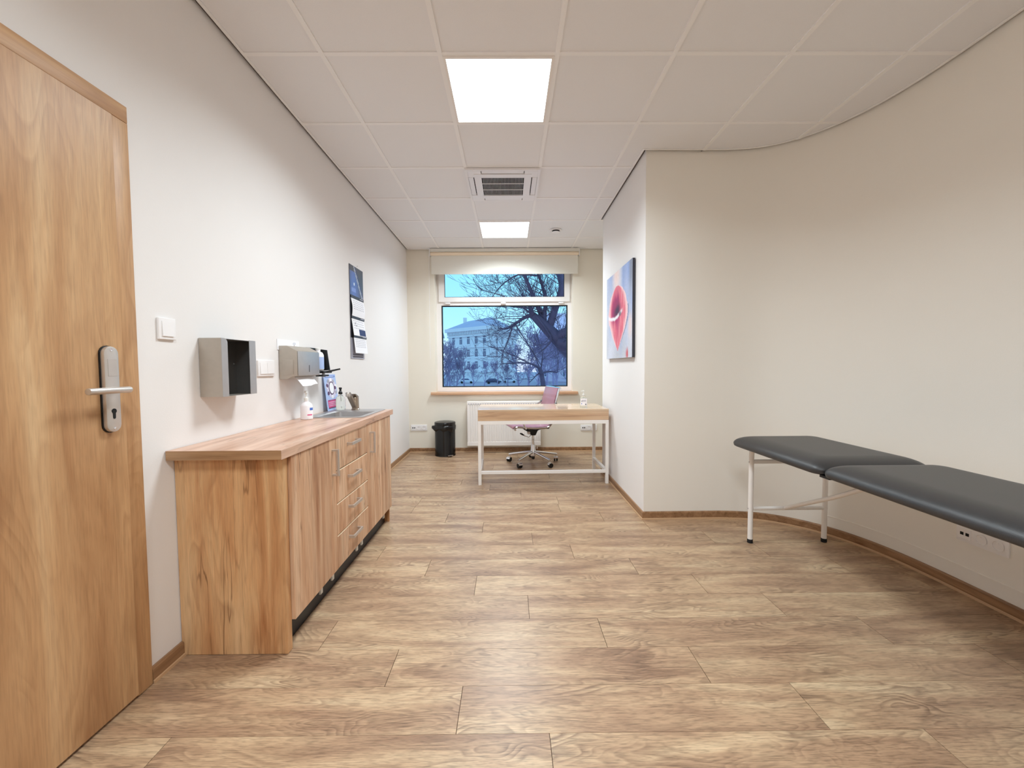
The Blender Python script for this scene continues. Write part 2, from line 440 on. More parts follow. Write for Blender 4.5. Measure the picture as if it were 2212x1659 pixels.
# ------------------------------------------------------------------ the room's plan
H = 2.781
YB, YF = 5.664, -3.4
def XL(y): return -1.366 - .00761 * (y - 1.5)          # left wall face (it runs slightly out of square)
XP, YP0, YP1 = 1.03, 3.115, 4.52                        # wall projection with the painting
XA = 1.55                                               # alcove behind it
CURVE = [(2.352, YF), (2.352, 1.2), (2.352, 1.8)] + catmull([(2.352, 2.0), (2.350, 2.18), (2.337, 2.38), (2.305, 2.56), (2.25, 2.72), (2.165, 2.865), (2.06, 2.975), (1.94, 3.055), (1.80, 3.10), (1.62, 3.12)], 5) + [(1.3, 3.118), (XP, YP0)]
OUT = [(XL(YF), YF)] + CURVE + [(XP, YP1), (XA, YP1), (XA, YB), (XL(YB), YB)]


def inset(poly, d):
    n = len(poly); res = []
    for i in range(n):
        a, b, c = Vector(poly[i - 1]), Vector(poly[i]), Vector(poly[(i + 1) % n])
        d0 = (b - a).normalized(); d1 = (c - b).normalized()
        n0 = Vector((-d0.y, d0.x)); n1 = Vector((-d1.y, d1.x)); m = n0 + n1
        m = m / max(.3, m.dot(n0)); q = b + m * d; res.append((q.x, q.y))
    return res


# floor: planks one by one on a dark sub-floor
fl = obj('floor', MB().prism(OUT, 'z', -.12, -.006), M['subfloor'], smooth=0); tag(fl, 'oak-look vinyl plank floor', 'floor', kind='structure')
known = {1.275 - .2: .122, 1.275: -.181, 1.475: -.473, 1.675: .407, 1.875: .087, 2.075: -.192, 2.275: -.49, 2.475: .394, 2.675: .15, 2.875: -.204, 3.075: -.5, 3.275: .41}
OUTF = inset(OUT, .004)
random.seed(4)
k0 = -24
for k in range(k0, 23):
    y0 = 1.275 + .2 * k; key = min(known, key=lambda q: abs(q - y0))
    j0 = known[key] if abs(key - y0) < .01 else (.10 - .3 * (k % 4))
    for q in range(-4, 4):
        x0 = j0 + 1.22 * q
        poly = clip_rect(OUTF, x0 + .0011, x0 + 1.22 - .0011, y0 + .0006, y0 + .2 - .0006)
        if not poly: continue
        cx, cyy = x0 + .61, y0 + .1
        mb = MB().prism(poly, 'z', -.006, 0)
        obj('plank', mb, M['floor'], fl, origin=(cx, cyy, 0), smooth=0)

# ceiling: slab, lay-in tiles, grid bars
GX0, GY0, G = -.945, 2.159, .6
cl = obj('ceiling', MB().prism(OUT, 'z', H + .05, H + .2), M['void'], smooth=0); tag(cl, 'suspended ceiling of square mineral tiles', 'ceiling', kind='structure')
OUTC = inset(OUT, .020)
skip = {(1, 0), (1, 2), (1, 4), (1, -4), (1, -8)}
for i in range(-2, 7):
    for j in range(-10, 7):
        if (i, j) in skip: continue
        x0, y0 = GX0 + G * i, GY0 + G * j
        poly = clip_rect(OUTC, x0 + .011, x0 + G - .011, y0 + .011, y0 + G - .011)
        if not poly: continue
        obj('ceiling_tile', MB().prism(poly, 'z', H + .007, H + .020), M['tile'], cl, origin=(x0 + .3, y0 + .3, H), smooth=0)
for i in range(-1, 7):
    x = GX0 + G * i; poly = clip_rect(OUTC, x - .012, x + .012, YF, YB)
    # the projection splits some runs in two
    for a, b in ((YF, YP0), (YP0, YB)):
        pl = clip_rect(poly, x - .012, x + .012, a, b) if poly else []
        if pl: obj('main_runner', MB().prism(pl, 'z', H, H + .012), M['grid'], cl, origin=(x, 0, H), smooth=0)
for j in range(-9, 7):
    y = GY0 + G * j; poly = clip_rect(OUTC, -2, 3, y - .012, y + .012)
    if poly: obj('cross_runner', MB().prism(poly, 'z', H + .0015, H + .012), M['grid'], cl, origin=(0, y, H), smooth=0)
# perimeter angle with a shadow gap
obj('edge_trim', MB().sweep(OUT, [(.001, H + .018), (.003, H + .018), (.003, H + .049), (.001, H + .049)], closed=True), M['void'], cl, smooth=0)
obj('edge_trim', MB().sweep(OUT, [(.020, H + .002), (.036, H + .002), (.036, H + .006), (.020, H + .006)], closed=True), M['grid'], cl, smooth=0)

# walls
HT = H + .05
def wall(name, path, mat, label):
    o = obj(name, MB().sweep(path, [(0, -.12), (0, HT), (-.14, HT), (-.14, -.12)]), M[mat], smooth=25)
    return tag(o, label, 'wall', kind='structure')
wall('wall_left', [(XL(YB), YB), (XL(YF), YF)], 'wall_white', 'long off-white painted wall with a door')
wall('wall_front', [(XL(YF), YF), (2.352, YF)], 'wall_white', 'off-white wall closing the room behind')
wall('wall_right', CURVE[:-1] + [(XP + .002, YP0)], 'wall_beige', 'beige wall that bends round in a smooth curve')
wall('wall_projection', [(XP, YP0 + .002), (XP, YP1), (XA, YP1)], 'wall_white', 'white wall projection carrying a painting')
wall('wall_alcove', [(XA, YP1), (XA, YB)], 'wall_cream', 'cream side wall of the window alcove')
# back wall with window opening
WX0, WX1, WZ0, WZ1 = -1.02, .878, .80, 2.60
mb = MB()
xa, xb = XL(YB), XA
for x0, x1, z0, z1 in ((xa, WX0, -.12, HT), (WX1, xb, -.12, HT), (WX0, WX1, -.12, WZ0), (WX0, WX1, WZ1, HT)):
    mb.box(x0, x1, YB, YB + .30, z0, z1)
tag(obj('wall_back', mb, M['wall_cream'], smooth=0), 'cream end wall around the window', 'wall', kind='structure')

# skirting boards
SK = [(.0005, .0), (.013, .0), (.013, .052), (.009, .060), (.0005, .060)]
LIP = [(.013, .0), (.019, .0), (.017, .009), (.013, .012)]
def skirting(name, path, m, label):
    o = obj(name, MB().sweep(path, SK), M[m], smooth=0); tag(o, label, 'skirting', kind='structure')
    obj('pale_lip', MB().sweep(path, LIP), M['skirting_lip'], o, smooth=0)
skirting('baseboard_left', [(XL(1.672), 1.672), (XL(1.503), 1.503)], 'skirting_y', 'short oak skirting between door and cabinet')
skirting('baseboard_window', [(XA, YB), (XL(YB), YB), (XL(3.21), 3.21)], 'skirting_y', 'oak skirting round the window end of the room')
skirting('baseboard_right', CURVE + [(XP, YP1), (XA, YP1)], 'skirting_y', 'oak skirting following the curved wall')
skirting('baseboard_front', [(XL(.42), .42 + 0), (XL(YF), YF), (2.352, YF)], 'skirting_y', 'oak skirting behind the door')
# thin seam line low on the curved wall
seam = [p for p in CURVE if p[0] > 2.19]
tag(obj('trim_1', MB().sweep(seam, [(.0, .1325), (.0035, .1335), (.0035, .1355), (.0, .1365)]), M['wall_beige'], smooth=0), 'thin seam line low along the curved wall', 'trim', kind='structure')

# ------------------------------------------------------------------ window
win = empty('window_1', (-.07, YB + .13, WZ0)); tag(win, 'white two-part window with a tilting top light', 'window', kind='structure')
Y0, Y1 = YB + .13, YB + .20
GL, GR, GB, GT = -.941, .814, .91, 2.036        # lower pane
TL_, TR_, TB, TT = -.897, .771, 2.165, 2.535     # upper pane
def frame(name, x0, x1, z0, z1, gx0, gx1, gz0, gz1, y0, y1, bev=.004):
    mb = MB()
    mb.box(x0, gx0, y0, y1, z0, z1); mb.box(gx1, x1, y0, y1, z0, z1); mb.box(gx0, gx1, y0, y1, z0, gz0); mb.box(gx0, gx1, y0, y1, gz1, z1)
    return obj(name, mb, M['white_pvc'], win, smooth=0)
mb = MB(); fy0 = Y0 + .012
mb.box(WX0, GL - .012, fy0, Y1, WZ0 + .04, WZ1); mb.box(GR + .012, WX1, fy0, Y1, WZ0 + .04, WZ1)
mb.box(GL - .012, GR + .012, fy0, Y1, WZ0 + .04, GB - .012); mb.box(GL - .012, GR + .012, fy0, Y1, GT + .012, TB - .03); mb.box(GL - .012, GR + .012, fy0, Y1, TT + .02, WZ1)
obj('frame', mb, M['white_pvc'], win, smooth=0)
ls = obj('glazing_bead', MB().box(GL - .012, GL, Y0 + .016, Y1, GB - .012, GT + .012).box(GR, GR + .012, Y0 + .016, Y1, GB - .012, GT + .012).box(GL, GR, Y0 + .016, Y1, GB - .012, GB).box(GL, GR, Y0 + .016, Y1, GT, GT + .012), M['rubber'], win, smooth=0)
sash = frame('sash', -.985, .852, 2.095, WZ1 - .012, TL_ - .006, TR_ + .006, TB - .006, TT + .006, Y0 - .012, Y0 + .012)
obj('gasket', MB().box(TL_ - .006, TL_, Y0 - .004, Y0 + .012, TB - .006, TT).box(TR_, TR_ + .006, Y0 - .004, Y0 + .012, TB - .006, TT).box(TL_, TR_, Y0 - .004, Y0 + .012, TB - .006, TB), M['rubber'], sash, smooth=0)
for x in (-.86, -.08, .73):
    obj('hinge_cap', MB().box(x - .035, x + .035, Y0 - .022, Y0 + .012, 2.066, 2.088).bevel(.004), M['white_plastic'], win)
obj('pane', MB().box(GL, GR, Y0 + .030, Y0 + .038, GB, GT), M['glass'], win, smooth=0)
obj('pane', MB().box(TL_, TR_, Y0 + .002, Y0 + .008, TB, TT), M['glass'], sash, smooth=0)
sl = obj('window_sill', MB().box(-1.085, .945, YB - .05, YB + .142, .80, .838).bevel(.006), M['sill'], win)
ext = obj('outer_sill', MB().box(WX0, WX1, Y1, YB + .34, .80, .835), M['white_metal'], win, smooth=0)

# roller blind
bl = empty('roller_blind', (-.055, YB - .05, 2.44)); tag(bl, 'cream roller blind pulled a little way down over the window', 'blind')
obj('headrail', MB().box(-1.06, .95, YB - .085, YB, 2.735, H - .003), M['cream_fabric'], bl, smooth=0)
obj('roller_tube', MB().lathe([(.022, -1.058), (.022, .948)], (0, YB - .062, 2.713), 20, 'x'), M['blind_tube'], bl)
for x in (-1.072, .95):
    obj('end_bracket', MB().box(x, x + .010, YB - .088, YB, 2.685, H - .003).bevel(.003), M['white_plastic'], bl)
obj('fabric', MB().box(-1.050, .940, YB - .052, YB - .0505, 2.452, 2.70), M['cream_fabric'], bl, smooth=0)
obj('hem_bar', MB().box(-1.050, .940, YB - .0545, YB - .047, 2.440, 2.458).bevel(.002), M['cream_fabric'], bl)
obj('pull_cord', MB().tube([(-1.078, YB - .06, 2.70), (-1.082, YB - .055, 2.2), (-1.085, YB - .05, 1.6), (-1.080, YB - .045, 1.30)], .0022, 6), M['white_plastic'], bl)

# ------------------------------------------------------------------ door in the left wall
dx = XL(1.4)
door = empty('door_1', (dx, 1.0, 0)); tag(door, 'golden oak flush door with satin lever handle', 'door', kind='structure')
DY0, DY1, DZ = .56, 1.437, 2.03
obj('leaf', MB().box(dx + .0005, dx + .019, DY0, DY1, .012, 2.055).bevel(.0015, 1), M['door'], door, origin=(dx, 1, 1))
def casing(nm, y0, y1, z0, z1, m):
    return obj(nm, MB().box(dx + .0005, dx + .0135, y0, y1, z0, z1).bevel(.002, 2), M[m], door, origin=(dx, (y0 + y1) / 2, (z0 + z1) / 2))
casing('casing', DY1 + .002, 1.500, .003, 2.057, 'door'); casing('casing', DY0 - .068, DY0 - .003, .003, 2.057, 'door'); casing('casing_head', DY0 - .068, 1.500, 2.058, 2.115, 'door_h')
hx = dx + .019
def stadium(cy, cz, w_, h_, n=10):
    r = w_ / 2
    return [(cy + r * math.cos(a), cz + h_ / 2 - r + r * math.sin(a)) for a in [PI * i / n for i in range(n + 1)]] + [(cy + r * math.cos(a), cz - h_ / 2 + r + r * math.sin(a)) for a in [PI + PI * i / n for i in range(n + 1)]]
obj('backing_plate', MB().prism(stadium(1.376, 1.121, .054, .292), 'x', hx, hx + .004), M['black_plastic'], door)
hp = obj('handle_plate', MB().prism(stadium(1.376, 1.121, .050, .287), 'x', hx + .004, hx + .018).bevel(.003, 2), M['nickel'], door)
kx = hx + .018
obj('keyhole', MB().prism([(1.376 + .0085 * math.cos(a), 1.048 + .0085 * math.sin(a)) for a in [R(-55) + R(290) * i / 12 for i in range(13)]] + [(1.3715, 1.026), (1.3735, 1.022), (1.3785, 1.022), (1.3805, 1.026)], 'x', kx + .0002, kx + .0010), M['black_hole'], hp)
for z in (1.252, .990):
    obj('screw', MB().lathe([(.0045, 0), (.004, .0015), (.0, .0018)], (kx, 1.376, z), 10, 'x'), M['chrome'], hp)
obj('number_plate', MB().box(kx, kx + .0012, 1.362, 1.392, 1.165, 1.222), M['nickel'], hp, smooth=0)
hn = obj('lever_handle', MB().tube([(kx, 1.376, 1.120), (kx + .02, 1.376, 1.120), (kx + .040, 1.376, 1.120)], .009, 14), M['nickel'], door)
obj('grip', MB().tube([(kx + .042, 1.392, 1.1195), (kx + .042, 1.33, 1.1195), (kx + .042, 1.253, 1.1195)], .0105, 18).bevel(.002, 2), M['nickel'], hn)
for z in (.3, 1.05, 1.85):
    obj('hinge', MB().lathe([(.007, z - .05), (.007, z + .05)], (dx + .02, DY0 - .001, 0), 12), M['nickel'], door)

# ------------------------------------------------------------------ switches and sockets
def plate_x(name, y0, y1, z0, z1, label, cat, n, group=None):
    """rocker switch on the left wall"""
    x = XL((y0 + y1) / 2) + .0015
    r = empty(name, (x, (y0 + y1) / 2, z0)); tag(r, label, cat, group)
    obj('frame', MB().box(x - .001, x + .009, y0, y1, z0, z1).bevel(.0035, 3), M['white_plastic'], r)
    wq = (y1 - y0 - .026) / n
    for i in range(n):
        a = y0 + .013 + wq * i
        obj('rocker', MB().prism([(x + .006, z0 + .013), (x + .0135, z0 + .013), (x + .0105, z1 - .013), (x + .006, z1 - .013)], 'y', a + .001, a + wq - .001), M['white_plastic'], r, smooth=0)
    return r
plate_x('light_switch', 1.600, 1.682, 1.304, 1.389, 'single white rocker switch beside the oak door', 'switch', 1)
plate_x('light_switch', 2.229, 2.385, 1.143, 1.231, 'double white rocker switch between two steel dispensers', 'switch', 2)

def socket_strip(c, ux, nrm, label, gangs='dss'):
    """three-gang strip: data double, two round sockets; ux = direction along the wall"""
    c = Vector(c); ux = Vector(ux); nrm = Vector(nrm); uz = Vector((0, 0, 1))
    r = empty('wall_socket', c - uz * .042); tag(r, label, 'socket')
    obj('frame', MB().obox(c + nrm * .005, ux, nrm, uz, .113, .005, .042).bevel(.003, 2), M['white_plastic'], r)
    for i, g in enumerate(gangs):
        p = c + ux * (i - 1) * .071 + nrm * .010
        if g == 'd':
            q = obj('data_insert', MB().obox(p + nrm * .001, ux, nrm, uz, .027, .002, .027).bevel(.001, 1), M['white_plastic'], r)
            for s in (-1, 1):
                obj('port', MB().obox(p + ux * s * .0125 + nrm * .0032, ux, nrm, uz, .0075, .0012, .0075), M['black_hole'], q, smooth=0)
        else:
            # recessed round cup: ring proud of a dished face
            def ring(r0, r1, d0, d1, n=24):
                mb = MB(); A = []; B = []
                for k in range(n):
                    a = 2 * PI * k / n; d = ux * math.cos(a) + uz * math.sin(a)
                    A.append(mb.bm.verts.new(p + d * r0 + nrm * d0)); B.append(mb.bm.verts.new(p + d * r1 + nrm * d1))
                for k in range(n): mb.bm.faces.new((A[k], A[(k + 1) % n], B[(k + 1) % n], B[k]))
                return mb, A, B
            mb, A, B = ring(.0265, .022, .0035, .0035)
            n = 24; C = []
            for k in range(n):
                a = 2 * PI * k / n; d = ux * math.cos(a) + uz * math.sin(a); C.append(mb.bm.verts.new(p + d * .0195 - nrm * .006))
            for k in range(n): mb.bm.faces.new((B[k], B[(k + 1) % n], C[(k + 1) % n], C[k]))
            mb.bm.faces.new(C)
            q = obj('socket_insert', mb, M['white_plastic'], r)
            for s in (-1, 1):
                obj('pin_hole', MB().obox(p + ux * s * .0095 - nrm * .0052, ux, nrm, uz, .0027, .001, .0027), M['black_hole'], q, smooth=0)
            obj('earth_pin', MB().tube([p + uz * .011 - nrm * .006, p + uz * .011 + nrm * .002], .0024, 8), M['chrome'], q)
    return r
socket_strip((-1.262, YB, .343), (1, 0, 0), (0, -1, 0), 'white triple socket strip on the wall beside the black bin')
socket_strip((1.10, YB, .328), (1, 0, 0), (0, -1, 0), 'white triple socket strip on the wall behind the desk leg')
socket_strip((2.352, 1.985, .312), (0, -1, 0), (-1, 0, 0), 'white triple socket strip low on the wall under the black couch')

# ------------------------------------------------------------------ cabinet run on the left
FX, CZ0, CZ1, CB = -.930, .122, .824, -1.372       # front plane, bottom and top of the fronts, back
def cx_wall(y): return XL(y) + .0025
def handle_bar(y, z, vertical, parent):
    L, st, t = .137, .032, .009
    if vertical:
        mb = MB().box(FX + .018 + st - t, FX + .018 + st, y - .0075, y + .0075, z - L / 2, z + L / 2)
        for s in (-1, 1): mb.box(FX + .018, FX + .018 + st - t, y - .0075, y + .0075, z + s * (L / 2) - (t if s > 0 else 0), z + s * (L / 2) + (t if s < 0 else 0))
    else:
        mb = MB().box(FX + .018 + st - t, FX + .018 + st, y - L / 2, y + L / 2, z - .0075, z + .0075)
        for s in (-1, 1): mb.box(FX + .018, FX + .018 + st - t, y + s * L / 2 - (t if s > 0 else 0), y + s * L / 2 + (t if s < 0 else 0), z - .0075, z + .0075)
    return obj('handle', mb, M['nickel'], parent, smooth=0, label='slim satin metal bow handle')
def front(nm, y0, y1, z0, z1, parent):
    return obj(nm, MB().box(FX, FX + .018, y0 + .0015, y1 - .0015, z0 + .0015, z1 - .0015).bevel(.0012, 1), M['cab'], parent, origin=(FX, (y0 + y1) / 2, (z0 + z1) / 2))
def feet(ys, parent):
    for y in ys:
        for x in (-1.30, -1.02):
            obj('foot', MB().lathe([(.022, 0), (.022, .006), (.014, .010), (.014, .10), (.026, .112), (.026, CZ0)], (x, y, 0), 16), M['milky'] if x > -1.2 else M['black_plastic'], parent)
def carcass(y0, y1, parent, open_top=False):
    xb = cx_wall(y0)
    mb = MB()
    mb.box(xb, FX - .001, y0 + .0005, y0 + .017, CZ0, CZ1); mb.box(xb, FX - .001, y1 - .017, y1 - .0005, CZ0, CZ1)
    mb.box(xb, FX - .001, y0 + .017, y1 - .017, CZ0, CZ0 + .016); mb.box(xb, xb + .008, y0 + .017, y1 - .017, CZ0 + .016, CZ1)
    obj('carcass', mb, M['white_metal'], parent, smooth=0)
YA, YC, YD, YE = 1.690, 2.128, 2.596, 3.105
c1 = empty('base_cabinet', (-1.14, (YA + YC) / 2, 0)); tag(c1, 'rustic oak base cabinet with one door and a full-height end panel', 'cabinet', 'fitted cabinets under the worktop')
obj('end_panel', MB().box(cx_wall(YA), FX + .004, YA - .036, YA - .0005, .001, CZ1).bevel(.0015, 1), M['cab_side'], c1, origin=(-1.15, YA, .4))
carcass(YA, YC, c1); d = front('door', YA + .002, YC, CZ0, CZ1, c1); handle_bar(2.088, .700, True, d); feet((YA + .06, YC - .06), c1)
c2 = empty('drawer_unit', (-1.14, (YC + YD) / 2, 0)); tag(c2, 'rustic oak drawer unit with four drawers', 'cabinet', 'fitted cabinets under the worktop')
carcass(YC, YD, c2); feet((YC + .06, YD - .06), c2)
zs = [CZ0, .300, .471, .645, CZ1]
for a, b in zip(zs, zs[1:]):
    d = front('drawer', YC, YD, a + .001, b - .0045, c2); handle_bar(2.345, a + .117 if b > .8 else a + (b - a) * .62, False, d)
    obj('edge_strip', MB().box(FX + .0005, FX + .0176, YC + .002, YD - .002, b - .0062, b - .0030), M['pale_edge'], d, smooth=0)
c3 = empty('sink_cabinet', (-1.14, (YD + YE) / 2, 0)); tag(c3, 'rustic oak sink cabinet with one door beneath the basin', 'cabinet', 'fitted cabinets under the worktop')
carcass(YD, YE, c3); d = front('door', YD, YE, CZ0, CZ1, c3); handle_bar(2.655, .700, True, d); feet((YD + .06, YE - .08), c3)
obj('end_panel', MB().box(cx_wall(YD), FX - .004, YE + .0005, YE + .018, .001, CZ1), M['cab_side'], c3, smooth=0, origin=(-1.15, YE, .4))

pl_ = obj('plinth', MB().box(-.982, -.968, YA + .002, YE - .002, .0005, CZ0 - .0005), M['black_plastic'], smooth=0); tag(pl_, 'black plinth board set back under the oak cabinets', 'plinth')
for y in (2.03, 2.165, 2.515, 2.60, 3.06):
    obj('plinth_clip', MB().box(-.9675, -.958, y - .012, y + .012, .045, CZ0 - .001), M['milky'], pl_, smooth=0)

# worktop with the sink cut-out
WT0, WT1, WXF = 1.614, 3.168, -.907
SX0, SX1, SY0, SY1 = -1.315, -.985, 2.675, 3.135
mb = MB()
def wt_box(x0, x1, y0, y1):
    mb.faces([(x0(y0), y0, .8245), (x1(y0), y0, .8245), (x1(y1), y1, .8245), (x0(y1), y1, .8245), (x0(y0), y0, .862), (x1(y0), y0, .862), (x1(y1), y1, .862), (x0(y1), y1, .862)],
             [(3, 2, 1, 0), (4, 5, 6, 7), (0, 1, 5, 4), (1, 2, 6, 5), (2, 3, 7, 6), (3, 0, 4, 7)])
wlf = cx_wall; k = lambda v: (lambda y: v)
wt_box(wlf, k(WXF), WT0, SY0); wt_box(wlf, k(WXF), SY1, WT1); wt_box(wlf, k(SX0), SY0, SY1); wt_box(k(SX1), k(WXF), SY0, SY1)
bmesh.ops.remove_doubles(mb.bm, verts=mb.bm.verts, dist=1e-5)
wt = obj('worktop', mb, M['worktop'], smooth=0); tag(wt, 'pinkish oak laminate worktop over the cabinet run', 'worktop')

M['wt_edge'] = wood('oak_worktop_edge', [(.3, lin(146, 110, 78)), (.5, lin(176, 138, 102)), (.75, lin(196, 158, 120))], grain=0, long=1.5, cross=30, ring=4, ringamt=.2, vary=0, knots=False)
obj('edge_band', MB().box(cx_wall(WT0) + .001, WXF - .0005, WT0 - .0012, WT0 - .0002, .8248, .8617), M['wt_edge'], wt, smooth=0)

# sink
sk = empty('kitchen_sink', (-1.15, 2.9, .862)); tag(sk, 'inset stainless steel sink in the worktop', 'sink')
mb = MB()
ox0, ox1, oy0, oy1 = -1.345, -.955, 2.640, 3.160; bx0, bx1, by0, by1 = -1.285, -1.00, 2.69, 3.035
zr = .866
def rrect(x0, x1, y0, y1, r, z, n=5):
    P = []
    for cxx, cyy, a0 in ((x1 - r, y1 - r, 0), (x0 + r, y1 - r, 90), (x0 + r, y0 + r, 180), (x1 - r, y0 + r, 270)):
        for i in range(n + 1):
            a = R(a0 + 90 * i / n); P.append((cxx + r * math.cos(a), cyy + r * math.sin(a), z))
    return P
loops = [rrect(ox0, ox1, oy0, oy1, .03, .8625), rrect(ox0, ox1, oy0, oy1, .03, zr), rrect(ox0 + .008, ox1 - .008, oy0 + .008, oy1 - .008, .025, zr + .002),
         rrect(bx0 - .008, bx1 + .008, by0 - .008, by1 + .008, .045, zr - .001), rrect(bx0, bx1, by0, by1, .04, zr - .008), rrect(bx0 + .012, bx1 - .012, by0 + .012, by1 - .012, .04, .735), rrect(bx0 + .04, bx1 - .04, by0 + .04, by1 - .04, .03, .72)]
V = [[mb.bm.verts.new(p) for p in L] for L in loops]
for A, B in zip(V, V[1:]):
    for i in range(len(A)): mb.bm.faces.new((A[i], A[(i + 1) % len(A)], B[(i + 1) % len(A)], B[i]))
mb.bm.faces.new(V[-1])
obj('basin', mb, M['steel'], sk)
obj('drain', MB().lathe([(.0, .7215), (.03, .7215), (.032, .7235), (.024, .7235), (.018, .722), (0, .722)], (-1.14, 2.87, 0), 20), M['chrome'], sk)

# tap
tp = empty('mixer_tap', (-1.175, 3.105, .868)); tag(tp, 'angular mixer tap with slanting spout on the sink rim', 'tap')
tx, ty = -1.175, 3.112
obj('body', MB().lathe([(.030, .8665), (.030, .872), (.026, .876), (.025, .955), (.023, .962)], (tx, ty, 0), 24), M['tap'], tp)
obj('spout', MB().prism([(ty + .012, .872), (ty - .014, .872), (ty - .135, .988), (ty - .150, 1.004), (ty - .128, 1.008), (ty - .118, 1.000)], 'x', tx - .017, tx + .017).bevel(.004, 2), M['tap'], tp)
obj('aerator', MB().lathe([(.015, .976), (.017, .980), (.017, 1.000), (.014, 1.006)], (tx, ty - .138, 0), 16), M['nickel'], tp)
obj('lever', MB().prism([(ty + .028, .960), (ty + .028, .966), (ty - .030, .990), (ty - .045, .988), (ty - .012, .960)], 'x', tx - .018, tx + .018).bevel(.004, 2), M['tap'], tp)

# soap bottle on the worktop
def pump_head(r, x, y, z, mat, s=1.0, ang=0, tube_to=None):
    obj('collar', MB().lathe([(.0135 * s, 0), (.0135 * s, .016 * s), (.008 * s, .018 * s), (.005 * s, .022 * s)], (x, y, z), 18), M[mat], r)
    obj('pump', MB().lathe([(.0042 * s, .018 * s), (.0042 * s, .045 * s), (.010 * s, .047 * s), (.011 * s, .058 * s), (.006 * s, .061 * s)], (x, y, z), 16).tube([(x, y, z + .053 * s), (x + math.cos(ang) * .022 * s, y + math.sin(ang) * .022 * s, z + .054 * s), (x + math.cos(ang) * .036 * s, y + math.sin(ang) * .036 * s, z + .048 * s)], [.006 * s, .0055 * s, .0042 * s], 10), M[mat], r)
    if tube_to is not None: obj('dip_tube', MB().tube([(x, y, z), (x + .004, y, (z + tube_to) / 2), (x + .008, y, tube_to)], .0028 * s, 8), M['milky'], r)
sx_, sy_ = -1.285, 2.585
so = empty('soap_bottle', (sx_, sy_, .862)); tag(so, 'white liquid soap bottle with blue label on the worktop', 'bottle')
obj('bottle', MB().lathe([(.034, .8625), (.037, .866), (.037, .945), (.033, .958), (.022, .968), (.013, .974), (.013, .982)], (sx_, sy_, 0), 28, 'z', 1, .82), M['soap'], so)
pump_head(so, sx_, sy_, .982, 'milky', 1.0, R(-60))
def wrap_label(name, x, y, r, syc, z0, z1, a0, a1, mat, parent, eps=.0006, n=8):
    mb = MB(); P = []
    for i in range(n + 1):
        a = R(a0 + (a1 - a0) * i / n); P += [(x + (r + eps) * math.cos(a), y + (r + eps) * syc * math.sin(a), z0), (x + (r + eps) * math.cos(a), y + (r + eps) * syc * math.sin(a), z1)]
    mb.faces(P, [(2 * i, 2 * i + 2, 2 * i + 3, 2 * i + 1) for i in range(n)])
    return obj(name, mb, M[mat], parent)
wrap_label('blue_label', sx_, sy_, .037, .82, .921, .937, -38, 10, 'blue_print', so)
wrap_label('pink_label', sx_, sy_, .037, .82, .889, .896, -62, -10, 'pink_print', so)
# clear bottle on the sink deck
gx, gy = -1.285, 3.108
gb = empty('dispenser_bottle', (gx, gy, .868)); tag(gb, 'clear bottle with black pump cap on the sink rim', 'bottle')
obj('bottle', MB().lathe([(.030, .8685), (.034, .872), (.034, .945), (.030, .962), (.018, .974), (.011, .978), (.011, .986)], (gx, gy, 0), 28), M['clear2'], gb)
wrap_label('label', gx, gy, .034, 1, .895, .935, -75, -5, 'milky', gb)
obj('cap', MB().lathe([(.0145, .986), (.0145, 1.000), (.008, 1.010), (.0075, 1.024), (.011, 1.025), (.011, 1.036), (.004, 1.038)], (gx, gy, 0), 20).tube([(gx, gy, 1.031), (gx + .012, gy - .022, 1.030)], [.006, .0045], 10), M['black_plastic'], gb)
obj('dip_tube', MB().tube([(gx, gy, .985), (gx + .006, gy, .88)], .003, 8), M['milky'], gb)

# hygiene poster standing behind the sink
po = empty('hygiene_poster', (XL(3.1), 3.10, .868)); tag(po, 'pale blue hand-washing notice leaning on the wall behind the sink', 'poster')
xo = XL(3.1) + .006
def pq(u, v, d=0):    # u along +y, v up; board leans a little
    return (xo + .030 * (1 - v / .268) + .004 + d, 3.003 + u, .8685 + v)
def pquad(name, u0, u1, v0, v1, d, mat, parent, th=.0004):
    mb = MB(); P = [pq(u0, v0, d - th), pq(u1, v0, d - th), pq(u1, v1, d - th), pq(u0, v1, d - th), pq(u0, v0, d), pq(u1, v0, d), pq(u1, v1, d), pq(u0, v1, d)]
    return obj(name, mb.faces(P, [(3, 2, 1, 0), (4, 5, 6, 7), (0, 1, 5, 4), (1, 2, 6, 5), (2, 3, 7, 6), (3, 0, 4, 7)]), M[mat], parent, smooth=0)
board = pquad('board', 0, .200, 0, .268, .004, 'pale_blue', po, .004)
pquad('header_band', .02, .185, .246, .258, .0048, 'blue_print', po); pquad('header_line', .03, .17, .2505, .2535, .0054, 'paper', po)
def pellipse(name, cu, cv, ru, rv, d, mat, inner=0, n=28):
    mb = MB(); A = []; B = []
    for i in range(n):
        a = 2 * PI * i / n
        A.append(mb.bm.verts.new(pq(cu + ru * math.cos(a), cv + rv * math.sin(a), d)))
        if inner: B.append(mb.bm.verts.new(pq(cu + (ru - inner) * math.cos(a), cv + (rv - inner) * math.sin(a), d)))
    if inner:
        for i in range(n): mb.bm.faces.new((A[i], A[(i + 1) % n], B[(i + 1) % n], B[i]))
    else: mb.bm.faces.new(A)
    return obj(name, mb, M[mat], po, smooth=0)
pellipse('oval_field', .105, .165, .082, .078, .0048, 'lilac_print')
